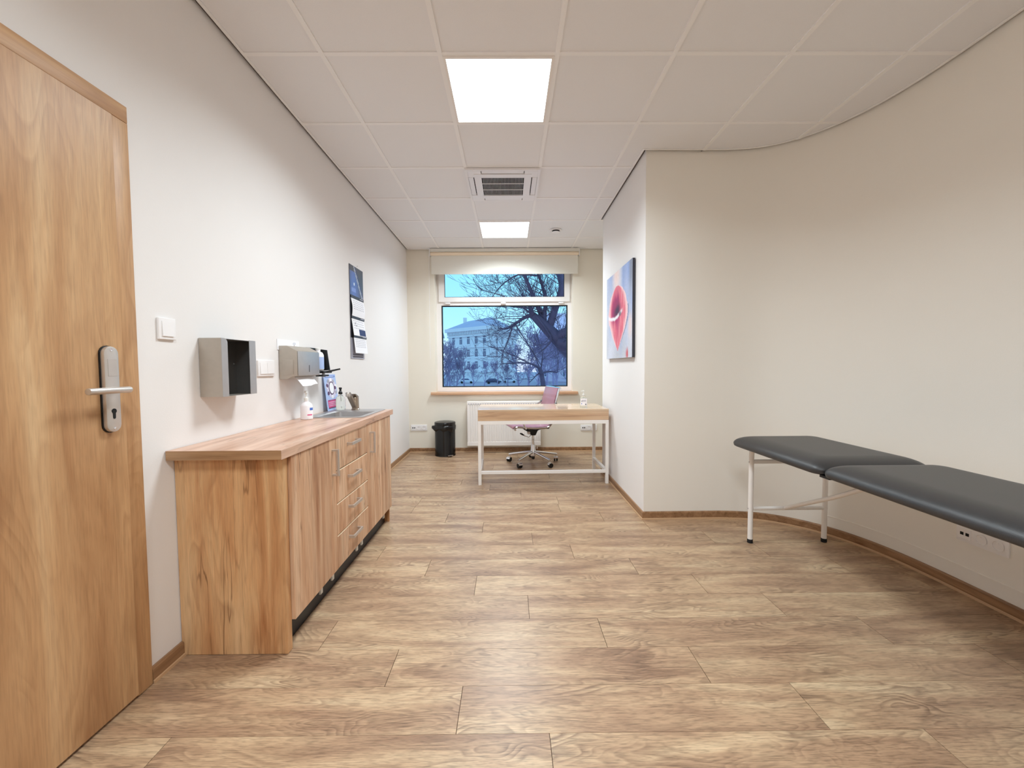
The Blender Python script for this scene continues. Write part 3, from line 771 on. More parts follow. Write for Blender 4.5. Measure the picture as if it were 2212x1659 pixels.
for i, (cu, cv, m_) in enumerate(((.105, .225, 'paper'), (.145, .215, 'grey_print'), (.178, .178, 'paper'), (.172, .130, 'grey_print'), (.105, .100, 'paper'), (.045, .128, 'plum_print'), (.030, .178, 'paper'), (.062, .218, 'grey_print'), (.036, .185, 'plum_print'), (.165, .165, 'plum_print'))):
    pellipse('hand_picture', cu, cv, .017, .014, .0052 + i * .0001, m_, n=12)
pellipse('oval_ring', .105, .165, .046, .050, .0066, 'plum_print', .008); pellipse('oval_centre', .105, .165, .040, .044, .0064, 'paper')
pquad('pink_band', .018, .192, .022, .078, .0052, 'pink_print', po)
for v in (.072, .058, .046, .034):
    pquad('text_line', .026, .184, v, v + .004, .0058, 'lilac_print' if v != .072 else 'plum_print', po)
pquad('footer_band', .018, .192, .014, .022, .0052, 'plum_print', po)

# ------------------------------------------------------------------ dispensers on the left wall
# open-fronted steel glove-box holder
Y_, Yw = 1.812, 2.055; x0 = XL(1.93) + .003; xf = x0 + .098; z0, z1 = 1.062, 1.323
gh = empty('glove_dispenser', (x0, (Y_ + Yw) / 2, z0)); tag(gh, 'brushed steel holder with a tall open front beside the door switch', 'dispenser')
obj('shell', MB().box(x0, x0 + .0015, Y_, Yw, z0, z1).box(x0 + .0015, xf, Y_, Y_ + .0015, z0, z1).box(x0 + .0015, xf, Yw - .0015, Yw, z0, z1).box(x0 + .0015, xf, Y_ + .0015, Yw - .0015, z0, z0 + .0015), M['steel_side'], gh, smooth=0)
obj('flange', MB().prism([(Y_ + .0005, z0), (Y_ + .040, z0), (Y_ + .040, z1 - .016), (Y_ + .034, z1 - .006), (Y_ + .022, z1), (Y_ + .0005, z1)], 'x', xf, xf + .0016), M['steel'], gh, smooth=0)
obj('flange', MB().prism([(Yw - .050, z0), (Yw - .0005, z0), (Yw - .0005, z1), (Yw - .050, z1)], 'x', xf, xf + .0016), M['steel'], gh, smooth=0)
obj('inside_shade', MB().box(x0 + .002, x0 + .004, Y_ + .002, Yw - .002, z0 + .002, z1 - .001).box(x0 + .004, xf - .001, Yw - .004, Yw - .002, z0 + .002, z1 - .001).box(x0 + .004, xf - .001, Y_ + .002, Y_ + .004, z0 + .002, z1 - .001).box(x0 + .004, xf - .001, Y_ + .004, Yw - .004, z1 - .004, z1 - .002), M['steel_shaded'], gh, smooth=0)  # dark sheets that paint the shade inside the holder
obj('screw', MB().lathe([(.005, 0), (.004, .002), (0, .0025)], (x0 + .004, 2.03, 1.21), 10, 'x'), M['chrome'], gh)

# folded towel dispenser
Y_, Yw = 2.445, 2.725; x0 = XL(2.58) + .003
td = empty('paper_towel_dispenser', (x0, (Y_ + Yw) / 2, 1.12)); tag(td, 'steel folded-towel dispenser with a paper towel hanging out', 'dispenser')
prof = [(x0, 1.120), (x0 + .045, 1.121), (x0 + .075, 1.136), (x0 + .108, 1.139), (x0 + .108, 1.290), (x0 + .048, 1.321), (x0, 1.321)]
obj('casing', MB().prism(prof, 'y', Y_, Yw).bevel(.003, 2), M['steel_side'], td)
obj('embossed_side', MB().prism([(x0 + .02, 1.140), (x0 + .085, 1.150), (x0 + .085, 1.235), (x0 + .022, 1.245)], 'y', Y_ - .0025, Y_ + .001).bevel(.002, 2), M['steel_side'], td)
obj('front_cover', MB().box(x0 + .1085, x0 + .112, Y_ + .004, Yw - .004, 1.142, 1.287).bevel(.002, 2), M['steel'], td)
obj('level_slot', MB().box(x0 + .1122, x0 + .1126, 2.580, 2.586, 1.162, 1.205), M['black_hole'], td, smooth=0)
obj('lock_key', MB().lathe([(.006, 1.316), (.006, 1.322), (.003, 1.324), (.003, 1.330)], (x0 + .03, 2.565, 0), 12).lathe([(.009, -.0015), (.009, .0015)], (x0 + .03, 2.565, 1.337), 14, 'y'), M['chrome'], td)
mb = MB(); P = []; nu, nv = 8, 7
for j in range(nv + 1):
    v = j / nv
    for i in range(nu + 1):
        u = i / nu
        xx = x0 + .070 + .045 * v + .01 * math.sin(u * 5) * v; zz = 1.134 - .058 * v ** 1.3 * (1.1 - .35 * abs(u - .35)) + .006 * math.sin(u * PI) * v
        P.append((xx, 2.475 + .215 * u + .015 * v, zz))
mb.faces(P, [(j * (nu + 1) + i, j * (nu + 1) + i + 1, (j + 1) * (nu + 1) + i + 1, (j + 1) * (nu + 1) + i) for j in range(nv) for i in range(nu)])
obj('paper_towel', mb, M['paper'], td, smooth=60)
# white card above it
cx0 = XL(2.55) + .002
tag(obj('wall_card', MB().box(cx0, cx0 + .002, 2.430, 2.680, 1.296, 1.360), M['paper'], smooth=0), 'blank white card on the wall above the towel dispenser', 'card')

# elbow-operated disinfectant dispenser
x0 = XL(2.85) + .003
ed = empty('elbow_dispenser', (x0, 2.85, 1.13)); tag(ed, 'black elbow-lever disinfectant dispenser holding a white bottle', 'dispenser')
obj('back_plate', MB().box(x0, x0 + .008, 2.765, 2.925, 1.150, 1.326).bevel(.003, 1), M['black_plastic'], ed)
obj('side_cheek', MB().prism([(x0 + .008, 1.165), (x0 + .098, 1.170), (x0 + .080, 1.312), (x0 + .008, 1.322)], 'y', 2.912, 2.920), M['black_plastic'], ed, smooth=0)
obj('base_tray', MB().box(x0 + .008, x0 + .110, 2.79, 2.922, 1.150, 1.166).bevel(.003, 1), M['black_plastic'], ed)
obj('bottle', MB().lathe([(.030, 1.168), (.036, 1.176), (.036, 1.275), (.028, 1.292), (.015, 1.298), (.015, 1.312)], (x0 + .048, 2.848, 0), 24), M['soap'], ed)
wrap_label('bottle_label', x0 + .048, 2.848, .036, 1, 1.18, 1.262, -110, 20, 'pale_blue', ed)
obj('pump_head', MB().lathe([(.017, 1.312), (.017, 1.322), (.006, 1.325)], (x0 + .048, 2.848, 0), 16), M['milky'], ed)
obj('elbow_lever', MB().tube([(x0 + .07, 2.755, 1.158), (x0 + .10, 2.82, 1.156), (x0 + .125, 2.88, 1.166), (x0 + .17, 2.915, 1.178)], [.0055, .0065, .0065, .0055], 10), M['black_plastic'], ed)
obj('nozzle_arm', MB().box(x0 + .06, x0 + .115, 2.775, 2.86, 1.128, 1.140).bevel(.003, 1), M['black_plastic'], ed)
obj('nozzle', MB().lathe([(.006, 1.122), (.010, 1.140), (.010, 1.150)], (x0 + .09, 2.83, 0), 12), M['white_plastic'], ed)

# ------------------------------------------------------------------ three-month calendar
x0 = XL(3.73) + .004; ya, yb = 3.575, 3.900
ca = empty('wall_calendar', (x0, (ya + yb) / 2, 1.265)); tag(ca, 'long three-month wall calendar with a dark blue picture on top', 'calendar')
obj('back_board', MB().box(x0, x0 + .002, ya, yb, 1.265, 2.086), M['grey_print'], ca, smooth=0)
obj('dark_backing', MB().box(x0 + .002, x0 + .003, ya + .0005, yb - .0005, 1.45, 2.0855), M['charcoal'], ca, smooth=0)
mb = MB(); NU, NV = 26, 22; P = []; cl_ = mb.bm.loops.layers.float_color.new('paint')
def calcol(u, v):
    d = Vector((.06, .06, .085)); line = .30 + .62 * v
    d = d.lerp(Vector((.10, .17, .48)), max(0, min(1, (u < line - .05) * (v > .18) * (1.15 - abs(u - .28) * 2))))
    if abs(u - line) < .05: d = Vector((.42, .44, .50))
    if line + .04 < u < line + .12: d = Vector((.02, .03, .16))
    if abs(u - .30) < .035 and abs(v - .60) < .05: d = Vector((.75, .82, .95))
    if abs(u - .28) < .16 and abs(v - .80) < .06: d = Vector((.22, .30, .66))
    return (d.x, d.y, d.z, 1)
vs = {}
for j in range(NV + 1):
    for i in range(NU + 1): vs[i, j] = mb.bm.verts.new((x0 + .0042, ya + .004 + (yb - ya - .008) * i / NU, 2.082 - .262 * j / NV))
for j in range(NV):
    for i in range(NU):
        f = mb.bm.faces.new((vs[i, j], vs[i + 1, j], vs[i + 1, j + 1], vs[i, j + 1]))
        for l in f.loops: l[cl_] = calcol((i + .5) / NU, (j + .5) / NV)
obj('picture', mb, M['calendar_photo'], ca, smooth=0)
def sheet(zt, zb, yo, out0, out1, curl, hdr, rows, patch=False):
    """a month pad: slightly curled sheets hanging from a header strip"""
    wid = .300; n = 8; y0 = ya + .012 + yo
    def pos(u, v, e=0): return (x0 + .006 + out0 + (out1 - out0) * v + curl * math.sin(v * PI) + e, y0 + wid * u, zt - (zt - zb) * v)
    mb = MB(); P = []
    for j in range(n + 1):
        P += [pos(0, j / n), pos(1, j / n)]
    for j in range(n + 1):
        P += [pos(0, j / n, -.003), pos(1, j / n, -.003)]
    o = 2 * (n + 1)
    fs = [(2 * j, 2 * j + 1, 2 * j + 3, 2 * j + 2) for j in range(n)] + [(o + 2 * j, o + 2 * j + 2, o + 2 * j + 3, o + 2 * j + 1) for j in range(n)]
    fs += [(2 * j, 2 * j + 2, o + 2 * j + 2, o + 2 * j) for j in range(n)] + [(2 * j + 1, o + 2 * j + 1, o + 2 * j + 3, 2 * j + 3) for j in range(n)] + [(0, o, o + 1, 1), (2 * n, 2 * n + 1, o + 2 * n + 1, o + 2 * n)]
    pad = obj('month_pad', mb.faces(P, fs), M['paper'], ca, smooth=60)
    mb = MB()
    for r in range(rows):
        for c in range(7):
            u0, v0 = .10 + c * .12, .12 + r * (.56 / rows)
            mb.faces([pos(u0, v0, .0006), pos(u0 + .055, v0, .0006), pos(u0 + .055, v0 + .05, .0006), pos(u0, v0 + .05, .0006)], [(0, 1, 2, 3)])
    obj('date_print', mb, M['grey_print'], pad, smooth=0)
    mb = MB(); mb.box(x0 + .004 + out0, x0 + .0095 + out0, y0 - .003, y0 + wid + .003, zt - .004, zt + hdr)
    obj('header_strip', mb, M['charcoal'], ca, smooth=0)
    mb = MB().box(x0 + .0096 + out0, x0 + .0100 + out0, y0 + wid * .68, y0 + wid * .95, zt + hdr * .3, zt + hdr * .7); obj('header_text', mb, M['grey_print'], ca, smooth=0)
    if patch:
        mb = MB(); a = [pos(.45, .60, .001), pos(.97, .60, .001), pos(.97, .97, .001), pos(.45, .97, .001)]
        obj('navy_panel', mb.faces(a, [(0, 1, 2, 3)]), M['navy'], pad, smooth=0)
        cu, cv = .26, .34; A = []; mb = MB()
        ring = [[mb.bm.verts.new(pos(cu + r * math.cos(t_) * .8, cv + r * math.sin(t_) * 1.1, .001)) for t_ in [2 * PI * q / 16 for q in range(16)]] for r in (.10, .075)]
        for q in range(13): mb.bm.faces.new((ring[0][q], ring[0][q + 1], ring[1][q + 1], ring[1][q]))
        obj('ring_mark', mb, M['dark_print'], pad, smooth=0)
sheet(1.800, 1.640, .0, .0, .010, .010, .022, 5)
sheet(1.622, 1.470, .004, .002, .022, .0, .020, 4, True)
sheet(1.455, 1.315, .012, .016, .030, .0, .018, 5)
for r_ in range(2):
    obj('advert_print', MB().box(x0 + .002, x0 + .0024, ya + .04, yb - .03, 1.300 - .022 * r_, 1.308 - .022 * r_), M['dark_print'], ca, smooth=0)
obj('nail', MB().tube([(XL(3.75) + .001, 3.755, 2.102), (XL(3.75) + .016, 3.755, 2.104)], .0022, 8), M['chrome'], ca)

# ------------------------------------------------------------------ ceiling fittings
def light_panel(j, label):
    x0, y0 = GX0 + G, GY0 + G * j
    r = empty('ceiling_light', (x0 + .3, y0 + .3, H)); tag(r, label, 'ceiling light', 'square light panels in the ceiling')
    a, b = .012, .026
    mb = MB(); z0, z1 = H - .004, H + .014
    mb.box(x0 + a, x0 + G - a, y0 + a, y0 + b, z0, z1); mb.box(x0 + a, x0 + G - a, y0 + G - b, y0 + G - a, z0, z1)
    mb.box(x0 + a, x0 + b, y0 + b, y0 + G - b, z0, z1); mb.box(x0 + G - b, x0 + G - a, y0 + b, y0 + G - b, z0, z1)
    obj('frame', mb, M['white_metal'], r, smooth=0)
    obj('diffuser', MB().box(x0 + b, x0 + G - b, y0 + b, y0 + G - b, H - .001, H + .010), M['light'], r, smooth=0)
    la = bpy.data.lights.new('panel_light', 'AREA'); la.shape = 'SQUARE'; la.size = G - 2 * b; la.energy = PANEL_W; la.color = PANEL_COL; la.spread = R(151)
    lo = bpy.data.objects.new('panel_light', la); COL.objects.link(lo); lo.parent = r; lo.location = (0, 0, -.0045)
light_panel(0, 'square light panel in the ceiling beside the worktop')
light_panel(4, 'square light panel between the air conditioner and the window')
light_panel(-4, 'square light panel added out of view beside the oak door')  # unseen panel overhead, added to lift the room's light
light_panel(-8, 'square light panel added out of view, farthest from the window')  # unseen panel behind the camera, added for light on surfaces facing it

ac = empty('air_conditioner', (-.045, 3.659, H)); tag(ac, 'white four-way ceiling cassette with dark slatted grille', 'air conditioner')
X0, X1, Q0, Q1 = -.352, .262, 3.352, 3.966
zc = H - .022
mb = MB(); hole = .105
for a in ((X0, X1, Q0, Q0 + .018), (X0, X1, Q1 - .018, Q1), (X0, X0 + .018, Q0 + .018, Q1 - .018), (X1 - .018, X1, Q0 + .018, Q1 - .018)): mb.box(a[0], a[1], a[2], a[3], zc + .004, H - .002)
obj('rim', mb, M['white_plastic'], ac, smooth=0)
obj('backing', MB().box(X0 + .018, X1 - .018, Q0 + .018, Q1 - .018, H + .003, H + .02), M['black_hole'], ac, smooth=0)
cxm, cym = (X0 + X1) / 2, (Q0 + Q1) / 2
for sx2 in (-1, 1):
    for sy2 in (-1, 1):
        xa_, xb_ = sorted((cxm + sx2 * .289, cxm + sx2 * .178)); ya_, yb_ = sorted((cym + sy2 * .289, cym + sy2 * .178))
        obj('corner_cover', MB().box(xa_, xb_, ya_, yb_, zc + .003, H + .003).bevel(.002, 1), M['white_plastic'], ac)
for s in (-1, 1):
    a, b = sorted((cym + s * .287, cym + s * .246)); obj('air_flap', MB().box(cxm - .172, cxm + .172, a, b, zc + .004, zc + .009).bevel(.0015, 1), M['white_plastic'], ac)
    a, b = sorted((cxm + s * .287, cxm + s * .246)); obj('air_flap', MB().box(a, b, cym - .172, cym + .172, zc + .004, zc + .009).bevel(.0015, 1), M['white_plastic'], ac)
mb = MB(); i0, i1 = .238, .178
for a in ((-i0, i0, -i0, -i1), (-i0, i0, i1, i0), (-i0, -i1, -i1, i1), (i1, i0, -i1, i1)): mb.box(cxm + a[0], cxm + a[1], cym + a[2], cym + a[3], zc, zc + .010)
obj('grille_frame', mb, M['white_plastic'], ac, smooth=0)
mb = MB(); n = 30
for i in range(1, n):
    x = cxm - i1 + 2 * i1 * i / n; mb.box(x - .0012, x + .0012, cym - i1, cym + i1, zc + .001, zc + .007)
for y in (cym - .06, cym + .06): mb.box(cxm - i1, cxm + i1, y - .002, y + .002, zc + .001, zc + .0065)
obj('grille_slats', mb, M['white_plastic'], ac, smooth=0)
obj('grille_shade', MB().box(cxm - i1, cxm + i1, cym - i1, cym + i1, zc + .0095, zc + .0105), M['black_hole'], ac, smooth=0)

sd = empty('ceiling_vent', (.555, 4.87, H)); tag(sd, 'small round white vent disc in a ceiling tile', 'vent')
obj('ring', MB().lathe([(.050, H + .003), (.068, H + .003), (.070, H - .003), (.064, H - .008), (.050, H - .006)], (.555, 4.87, 0), 32), M['white_plastic'], sd)
obj('throat', MB().lathe([(0, H + .0022), (.052, H + .0022), (.052, H + .0032)], (.555, 4.87, 0), 32), M['black_hole'], sd)
obj('gap_shade', MB().lathe([(.043, H - .020), (.043, H + .002)], (.555, 4.87, 0), 32), M['black_hole'], sd)  # black cylinder painting the shade in the gap behind the disc
obj('disc', MB().lathe([(0, H - .019), (.030, H - .020), (.047, H - .022), (.048, H - .025), (.03, H - .030), (0, H - .031)], (.555, 4.87, 0), 32), M['white_plastic'], sd)

# ------------------------------------------------------------------ radiator
ra = empty('radiator', (-.08, YB - .05, .10)); tag(ra, 'white ribbed panel radiator under the window', 'radiator')
X0, X1, Z0, Z1 = -.585, .425, .100, .712; yf = YB - .095
mb = MB(); n = 30; pts = []
wq = (X1 - X0 - .03) / n
for i in range(n):
    a = X0 + .015 + wq * i
    pts += [(a, yf), (a + wq * .62, yf), (a + wq * .72, yf + .006), (a + wq * .90, yf + .006)]
pts += [(X1 - .015, yf), (X1 - .006, yf), (X1, yf + .006), (X1, yf + .014), (X0, yf + .014), (X0, yf + .006), (X0 + .006, yf)]
mb.prism(pts, 'z', Z0 + .055, Z1 - .045)
obj('front_panel', mb, M['white_metal'], ra, smooth=0)
obj('edge_band', MB().box(X0, X1, yf - .001, yf + .014, Z0, Z0 + .055).bevel(.003, 1), M['white_metal'], ra); obj('edge_band', MB().box(X0, X1, yf - .001, yf + .014, Z1 - .045, Z1 - .008).bevel(.003, 1), M['white_metal'], ra)
obj('top_grille', MB().box(X0, X1, yf + .002, YB - .025, Z1 - .008, Z1).bevel(.002, 1), M['white_metal'], ra)
obj('back_panel', MB().box(X0 + .004, X1 - .004, YB - .035, YB - .028, Z0 + .01, Z1 - .012), M['white_metal'], ra, smooth=0)
for x in (X0, X1 - .003): obj('side_cover', MB().box(x, x + .003, yf + .014, YB - .025, Z0 + .02, Z1 - .008), M['white_metal'], ra, smooth=0)
mb = MB()
for i in range(n):
    a = X0 + .015 + wq * i; mb.box(a + wq * .1, a + wq * .55, yf - .0016, yf - .0008, Z1 - .040, Z1 - .030)
obj('slot_row', mb, M['grey_print'], ra, smooth=0)
for x in (X0 + .12, X1 - .12): obj('bracket', MB().box(x - .015, x + .015, YB - .028, YB - .0005, .18, .64), M['white_metal'], ra, smooth=0)
obj('valve', MB().tube([(X1 - .05, YB - .06, Z0 + .002), (X1 - .05, YB - .06, .055), (X1 - .05, YB - .03, .045), (X1 - .05, YB - .002, .045)], .010, 10), M['white_metal'], ra)

# ------------------------------------------------------------------ bin
bx, by = -.872, 5.475
bn = empty('waste_bin', (bx, by, 0)); tag(bn, 'black round pedal bin with a bin bag folded over its rim', 'bin')
obj('body', MB().lathe([(.138, .0), (.140, .006), (.136, .02), (.136, .40), (.133, .41)], (bx, by, 0), 40), M['black_metal'], bn)
obj('lid', MB().lathe([(.140, .412), (.141, .440), (.136, .450), (.10, .458), (0, .462)], (bx, by, 0), 40), M['black_metal'], bn)
random.seed(2); mb = MB(); n = 48; rings = []
for j, (r_, z_) in enumerate(((.1385, .409), (.1425, .404), (.1435, .375), (.1420, .345), (.1375, .340))):
    ring = []
    for k in range(n):
        a = 2 * PI * k / n; wob = .0025 * math.sin(5 * a + j) + .002 * math.sin(11 * a) if 0 < j < 4 else 0
        tuft = .034 * math.exp(-((a - R(200)) / .22) ** 2) if 0 < j < 3 else 0
        rr = r_ + abs(wob) + tuft; zz = z_ + (.010 * math.sin(3 * a + 1) - .012 * math.sin(7 * a) if j > 2 else 0)
        ring.append(mb.bm.verts.new((bx + rr * math.cos(a), by + rr * math.sin(a), zz)))
    rings.append(ring)
for A, B in zip(rings, rings[1:]):
    for k in range(n): mb.bm.faces.new((A[k], A[(k + 1) % n], B[(k + 1) % n], B[k]))
obj('bin_bag', mb, M['black_metal'], bn, smooth=60)
obj('pedal', MB().obox((bx + .085, by - .135, .022), (.8, .6, 0), (-.6, .8, 0), (0, 0, 1), .035, .022, .005).bevel(.003, 2), M['chrome'], bn)

# ------------------------------------------------------------------ desk
DW, DD = 1.312, .60
dk = empty('desk', (-.318, 4.045, 0), R(1.3)); tag(dk, 'oak-topped desk on a slim white steel frame', 'desk')
def dbox(nm, x0, x1, y0, y1, z0, z1, mat, bev=.0015):
    return obj(nm, MB().box(x0, x1, y0, y1, z0, z1).bevel(bev, 1), M[mat], dk, local=True)
M['desk_top'] = wood('light_oak_desk_top', [(.25, lin(204, 174, 144)), (.5, lin(214, 186, 156)), (.75, lin(224, 198, 168))], grain=0, rough=.09, long=.9, cross=10, ring=3, ringamt=.12, vary=0, fine=.03, knots=False, spec=.8, bump=0)
dbox('desk_top', 0, DW, 0, DD, .7375, .757, 'desk_top')
dbox('apron', .001, DW - .001, .001, .019, .646, .7370, 'desk'); dbox('apron', .001, .019, .020, DD - .001, .646, .7370, 'desk'); dbox('apron', DW - .019, DW - .001, .020, DD - .001, .646, .7370, 'desk')
dbox('bottom_panel', .020, DW - .020, .020, DD - .12, .646, .656, 'desk')
T = .031
for x in (0, DW - T):
    for y in (0, DD - T): dbox('leg', x, x + T, y, y + T, .0, .6455, 'white_metal')
dbox('top_rail', T, DW - T, 0, T, .609, .6455, 'white_metal'); dbox('top_rail', T, DW - T, DD - T, DD, .609, .6455, 'white_metal')
for x in (0, DW - T):
    dbox('side_rail', x, x + T, T, DD - T, .609, .6455, 'white_metal'); dbox('side_stretcher', x, x + T, T, DD - T, .110, .140, 'white_metal')
dbox('front_stretcher', T, DW - T, 0, T, .110, .140, 'white_metal')

# sanitizer bottle on the desk
qx, qy, qz = .768, 4.235, .7575
sb = empty('sanitizer_bottle', (qx, qy, qz)); tag(sb, 'clear sanitizer bottle with pump standing on the desk', 'bottle')
obj('bottle', MB().lathe([(.034, qz), (.038, qz + .004), (.038, qz + .088), (.034, qz + .104), (.020, qz + .116), (.013, qz + .119), (.013, qz + .124)], (qx, qy, 0), 28, 'z', 1, .7), M['clear'], sb)
pump_head(sb, qx, qy, qz + .124, 'milky', .85, R(200), qz + .02)
wrap_label('label', qx, qy, .038, .7, qz + .022, qz + .094, -150, -25, 'soap', sb)
wrap_label('label_print', qx, qy, .038, .7, qz + .072, qz + .078, -125, -55, 'grey_print', sb, .0012); wrap_label('label_print', qx, qy, .038, .7, qz + .062, qz + .067, -125, -55, 'grey_print', sb, .0012)
for a0, a1, z_, m_ in ((-132, -120, .036, 'blue_print'), (-70, -52, .028, 'dark_print'), (-128, -120, .060, 'dark_print')):
    wrap_label('label_mark', qx, qy, .038, .7, qz + z_, qz + z_ + .011, a0, a1, m_, sb, .0012)

# ------------------------------------------------------------------ office chair (local: +x is where it faces)
ch = empty('office_chair', (.285, 4.985, 0), R(180 + 13)); tag(ch, 'mauve leather swivel chair with chrome base behind the desk', 'chair')
CA = 13 + 180
L_ = lambda nm, mb, mat, par=ch, sm=30: obj(nm, mb, M[mat], par, local=True, smooth=sm)
L_('hub', MB().lathe([(.030, .085), (.034, .09), (.034, .155), (.030, .165), (.027, .225), (.025, .23)], (0, 0, 0), 24), 'chrome')
L_('gas_lift', MB().lathe([(.0155, .20), (.0155, .36)], (0, 0, 0), 20), 'chrome')
L_('foot_tip', MB().lathe([(.012, .045), (.02, .055), (.02, .09)], (0, 0, 0), 16), 'black_plastic')
for q in range(5):
    a = R(161 + 72 * q - CA); ca_, sa_ = math.cos(a), math.sin(a)
    L_('base_arm', MB().tube([(ca_ * .02, sa_ * .02, .135), (ca_ * .12, sa_ * .12, .122), (ca_ * .30, sa_ * .30, .092), (ca_ * .315, sa_ * .315, .088)], [.017, .015, .0125, .011], 14), 'chrome')
    cx_, cy_ = ca_ * .302, sa_ * .302
    cr = empty('caster', (cx_, cy_, 0), a + R(70)); cr.parent = ch
    obj('stem', MB().tube([(0, 0, .088), (0, 0, .050)], .0055, 10), M['chrome'], cr, local=True)
    for s in (-1, 1):
        obj('wheel', MB().lathe([(.006, -.009), (.026, -.009), (.0275, -.006), (.0275, .006), (.026, .009), (.006, .009)], (.016, s * .015, .0275), 22, 'y'), M['black_plastic'], cr, local=True)
    hood = [(.016 + .0305 * math.cos(t_), .0275 + .0305 * math.sin(t_)) for t_ in [R(15 + 150 * i / 10) for i in range(11)]] + [(.016 + .0278 * math.cos(t_), .0275 + .0278 * math.sin(t_)) for t_ in [R(165 - 150 * i / 10) for i in range(11)]]
    obj('hood', MB().prism(hood, 'y', -.026, .026), M['chrome'], cr, local=True)
L_('mechanism', MB().prism([(-.02, .345), (.03, .345), (.05, .375), (.13, .425), (.15, .452), (-.16, .452), (-.15, .432), (-.05, .405)], 'y', -.045, .045).bevel(.008, 2), 'black_plastic')
L_('tension_knob', MB().lathe([(.016, 0), (.018, .004), (.018, .03), (.014, .034)], (.075, .046, .385), 16, 'y'), 'nickel')
L_('height_lever', MB().tube([(.05, .05, .385), (.06, .12, .365), (.10, .16, .350), (.15, .17, .368), (.175, .172, .385)], [.005, .005, .005, .005, .006], 10), 'chrome')
L_('lever_knob', MB().tube([(.165, .172, .378), (.19, .173, .393), (.21, .174, .402)], [.008, .011, .006], 12), 'black_plastic')
# sling profile: seat runs into the back (x forward, z up)
def arc_profile():
    P = [(.305, .462), (.285, .482), (.24, .487), (.10, .470), (-.05, .466), (-.115, .478), (-.152, .515), (-.168, .56), (-.186, .68), (-.212, .80), (-.240, .905), (-.245, .93)]
    return catmull(P, 5)
PR = arc_profile()
def sling(i0, i1, name, rib):
    pts = PR[i0:i1]; mb = MB(); hw = .232; top = []; bot = []
    acc = 0
    for q, (x, z) in enumerate(pts):
        a = pts[max(q - 1, 0)]; b = pts[min(q + 1, len(pts) - 1)]
        t_ = Vector((b[0] - a[0], b[1] - a[1])).normalized(); nn = Vector((t_.y, -t_.x))  # towards the sitter
        if q: acc += math.hypot(x - pts[q - 1][0], z - pts[q - 1][1])
        th = .013 + (rib * abs(math.sin(acc / .06 * PI)) if rib else .003)
        top.append((x + nn.x * th, z + nn.y * th)); bot.append((x - nn.x * .010, z - nn.y * .010))
    for (side) in (0,):
        V = []
        for y in (-hw, -hw + .02, hw - .02, hw):
            sc = .55 if abs(y) == hw else 1
            V.append([mb.bm.verts.new((p[0] * sc + c[0] * (1 - sc), y, p[1] * sc + c[1] * (1 - sc))) for p, c in zip(top, pts)])
        W = [[mb.bm.verts.new((p[0], y, p[1])) for p in bot] for y in (-hw, hw)]
        nP = len(pts)
        for A, B in list(zip(V, V[1:])) + [(V[-1], W[1]), (W[1], W[0]), (W[0], V[0])]:
            for i in range(nP - 1): mb.bm.faces.new((A[i], A[i + 1], B[i + 1], B[i]))
        for i in (0, nP - 1): mb.bm.faces.new([V[0][i], V[1][i], V[2][i], V[3][i], W[1][i], W[0][i]])
    return L_(name, mb, 'mauve', ch, 50)
n_ = len(PR)
sling(0, 30, 'seat', .007); sling(30, n_ - 8, 'backrest', .010)
# smooth head section
sling(n_ - 9, n_, 'head_section', 0)
for s in (-1, 1):
    path = [(x - .004, s * .246, z - .004) for x, z in PR[::2]]
    L_('side_rail', MB().tube(path, .0105, 10), 'chrome')
    # armrest loop with a black pad
    L_('armrest_loop', MB().tube([(.16, s * .262, .462), (.19, s * .272, .52), (.19, s * .276, .60), (.17, s * .276, .645), (.12, s * .276, .652), (-.06, s * .276, .662), (-.14, s * .268, .70), (-.205, s * .256, .745)], .010, 10), 'chrome')
    L_('arm_pad', MB().box(-.06, .145, s * .276 - .022, s * .276 + .022, .662, .682).bevel(.006, 2), 'black_plastic')
    L_('arm_joint', MB().tube([(-.18, s * .258, .732), (-.215, s * .256, .752)], .014, 12), 'black_plastic')
L_('cross_tube', MB().tube([(-.262, -.25, .926), (-.262, 0, .930), (-.262, .25, .926)], .0125, 12), 'chrome')
L_('cross_tube', MB().tube([(.285, -.25, .455), (.285, .25, .455)], .0115, 12), 'chrome')
for x in (.10, -.11): L_('seat_bracket', MB().box(x - .018, x + .018, -.246, .246, .4525, .4605), 'black_plastic')

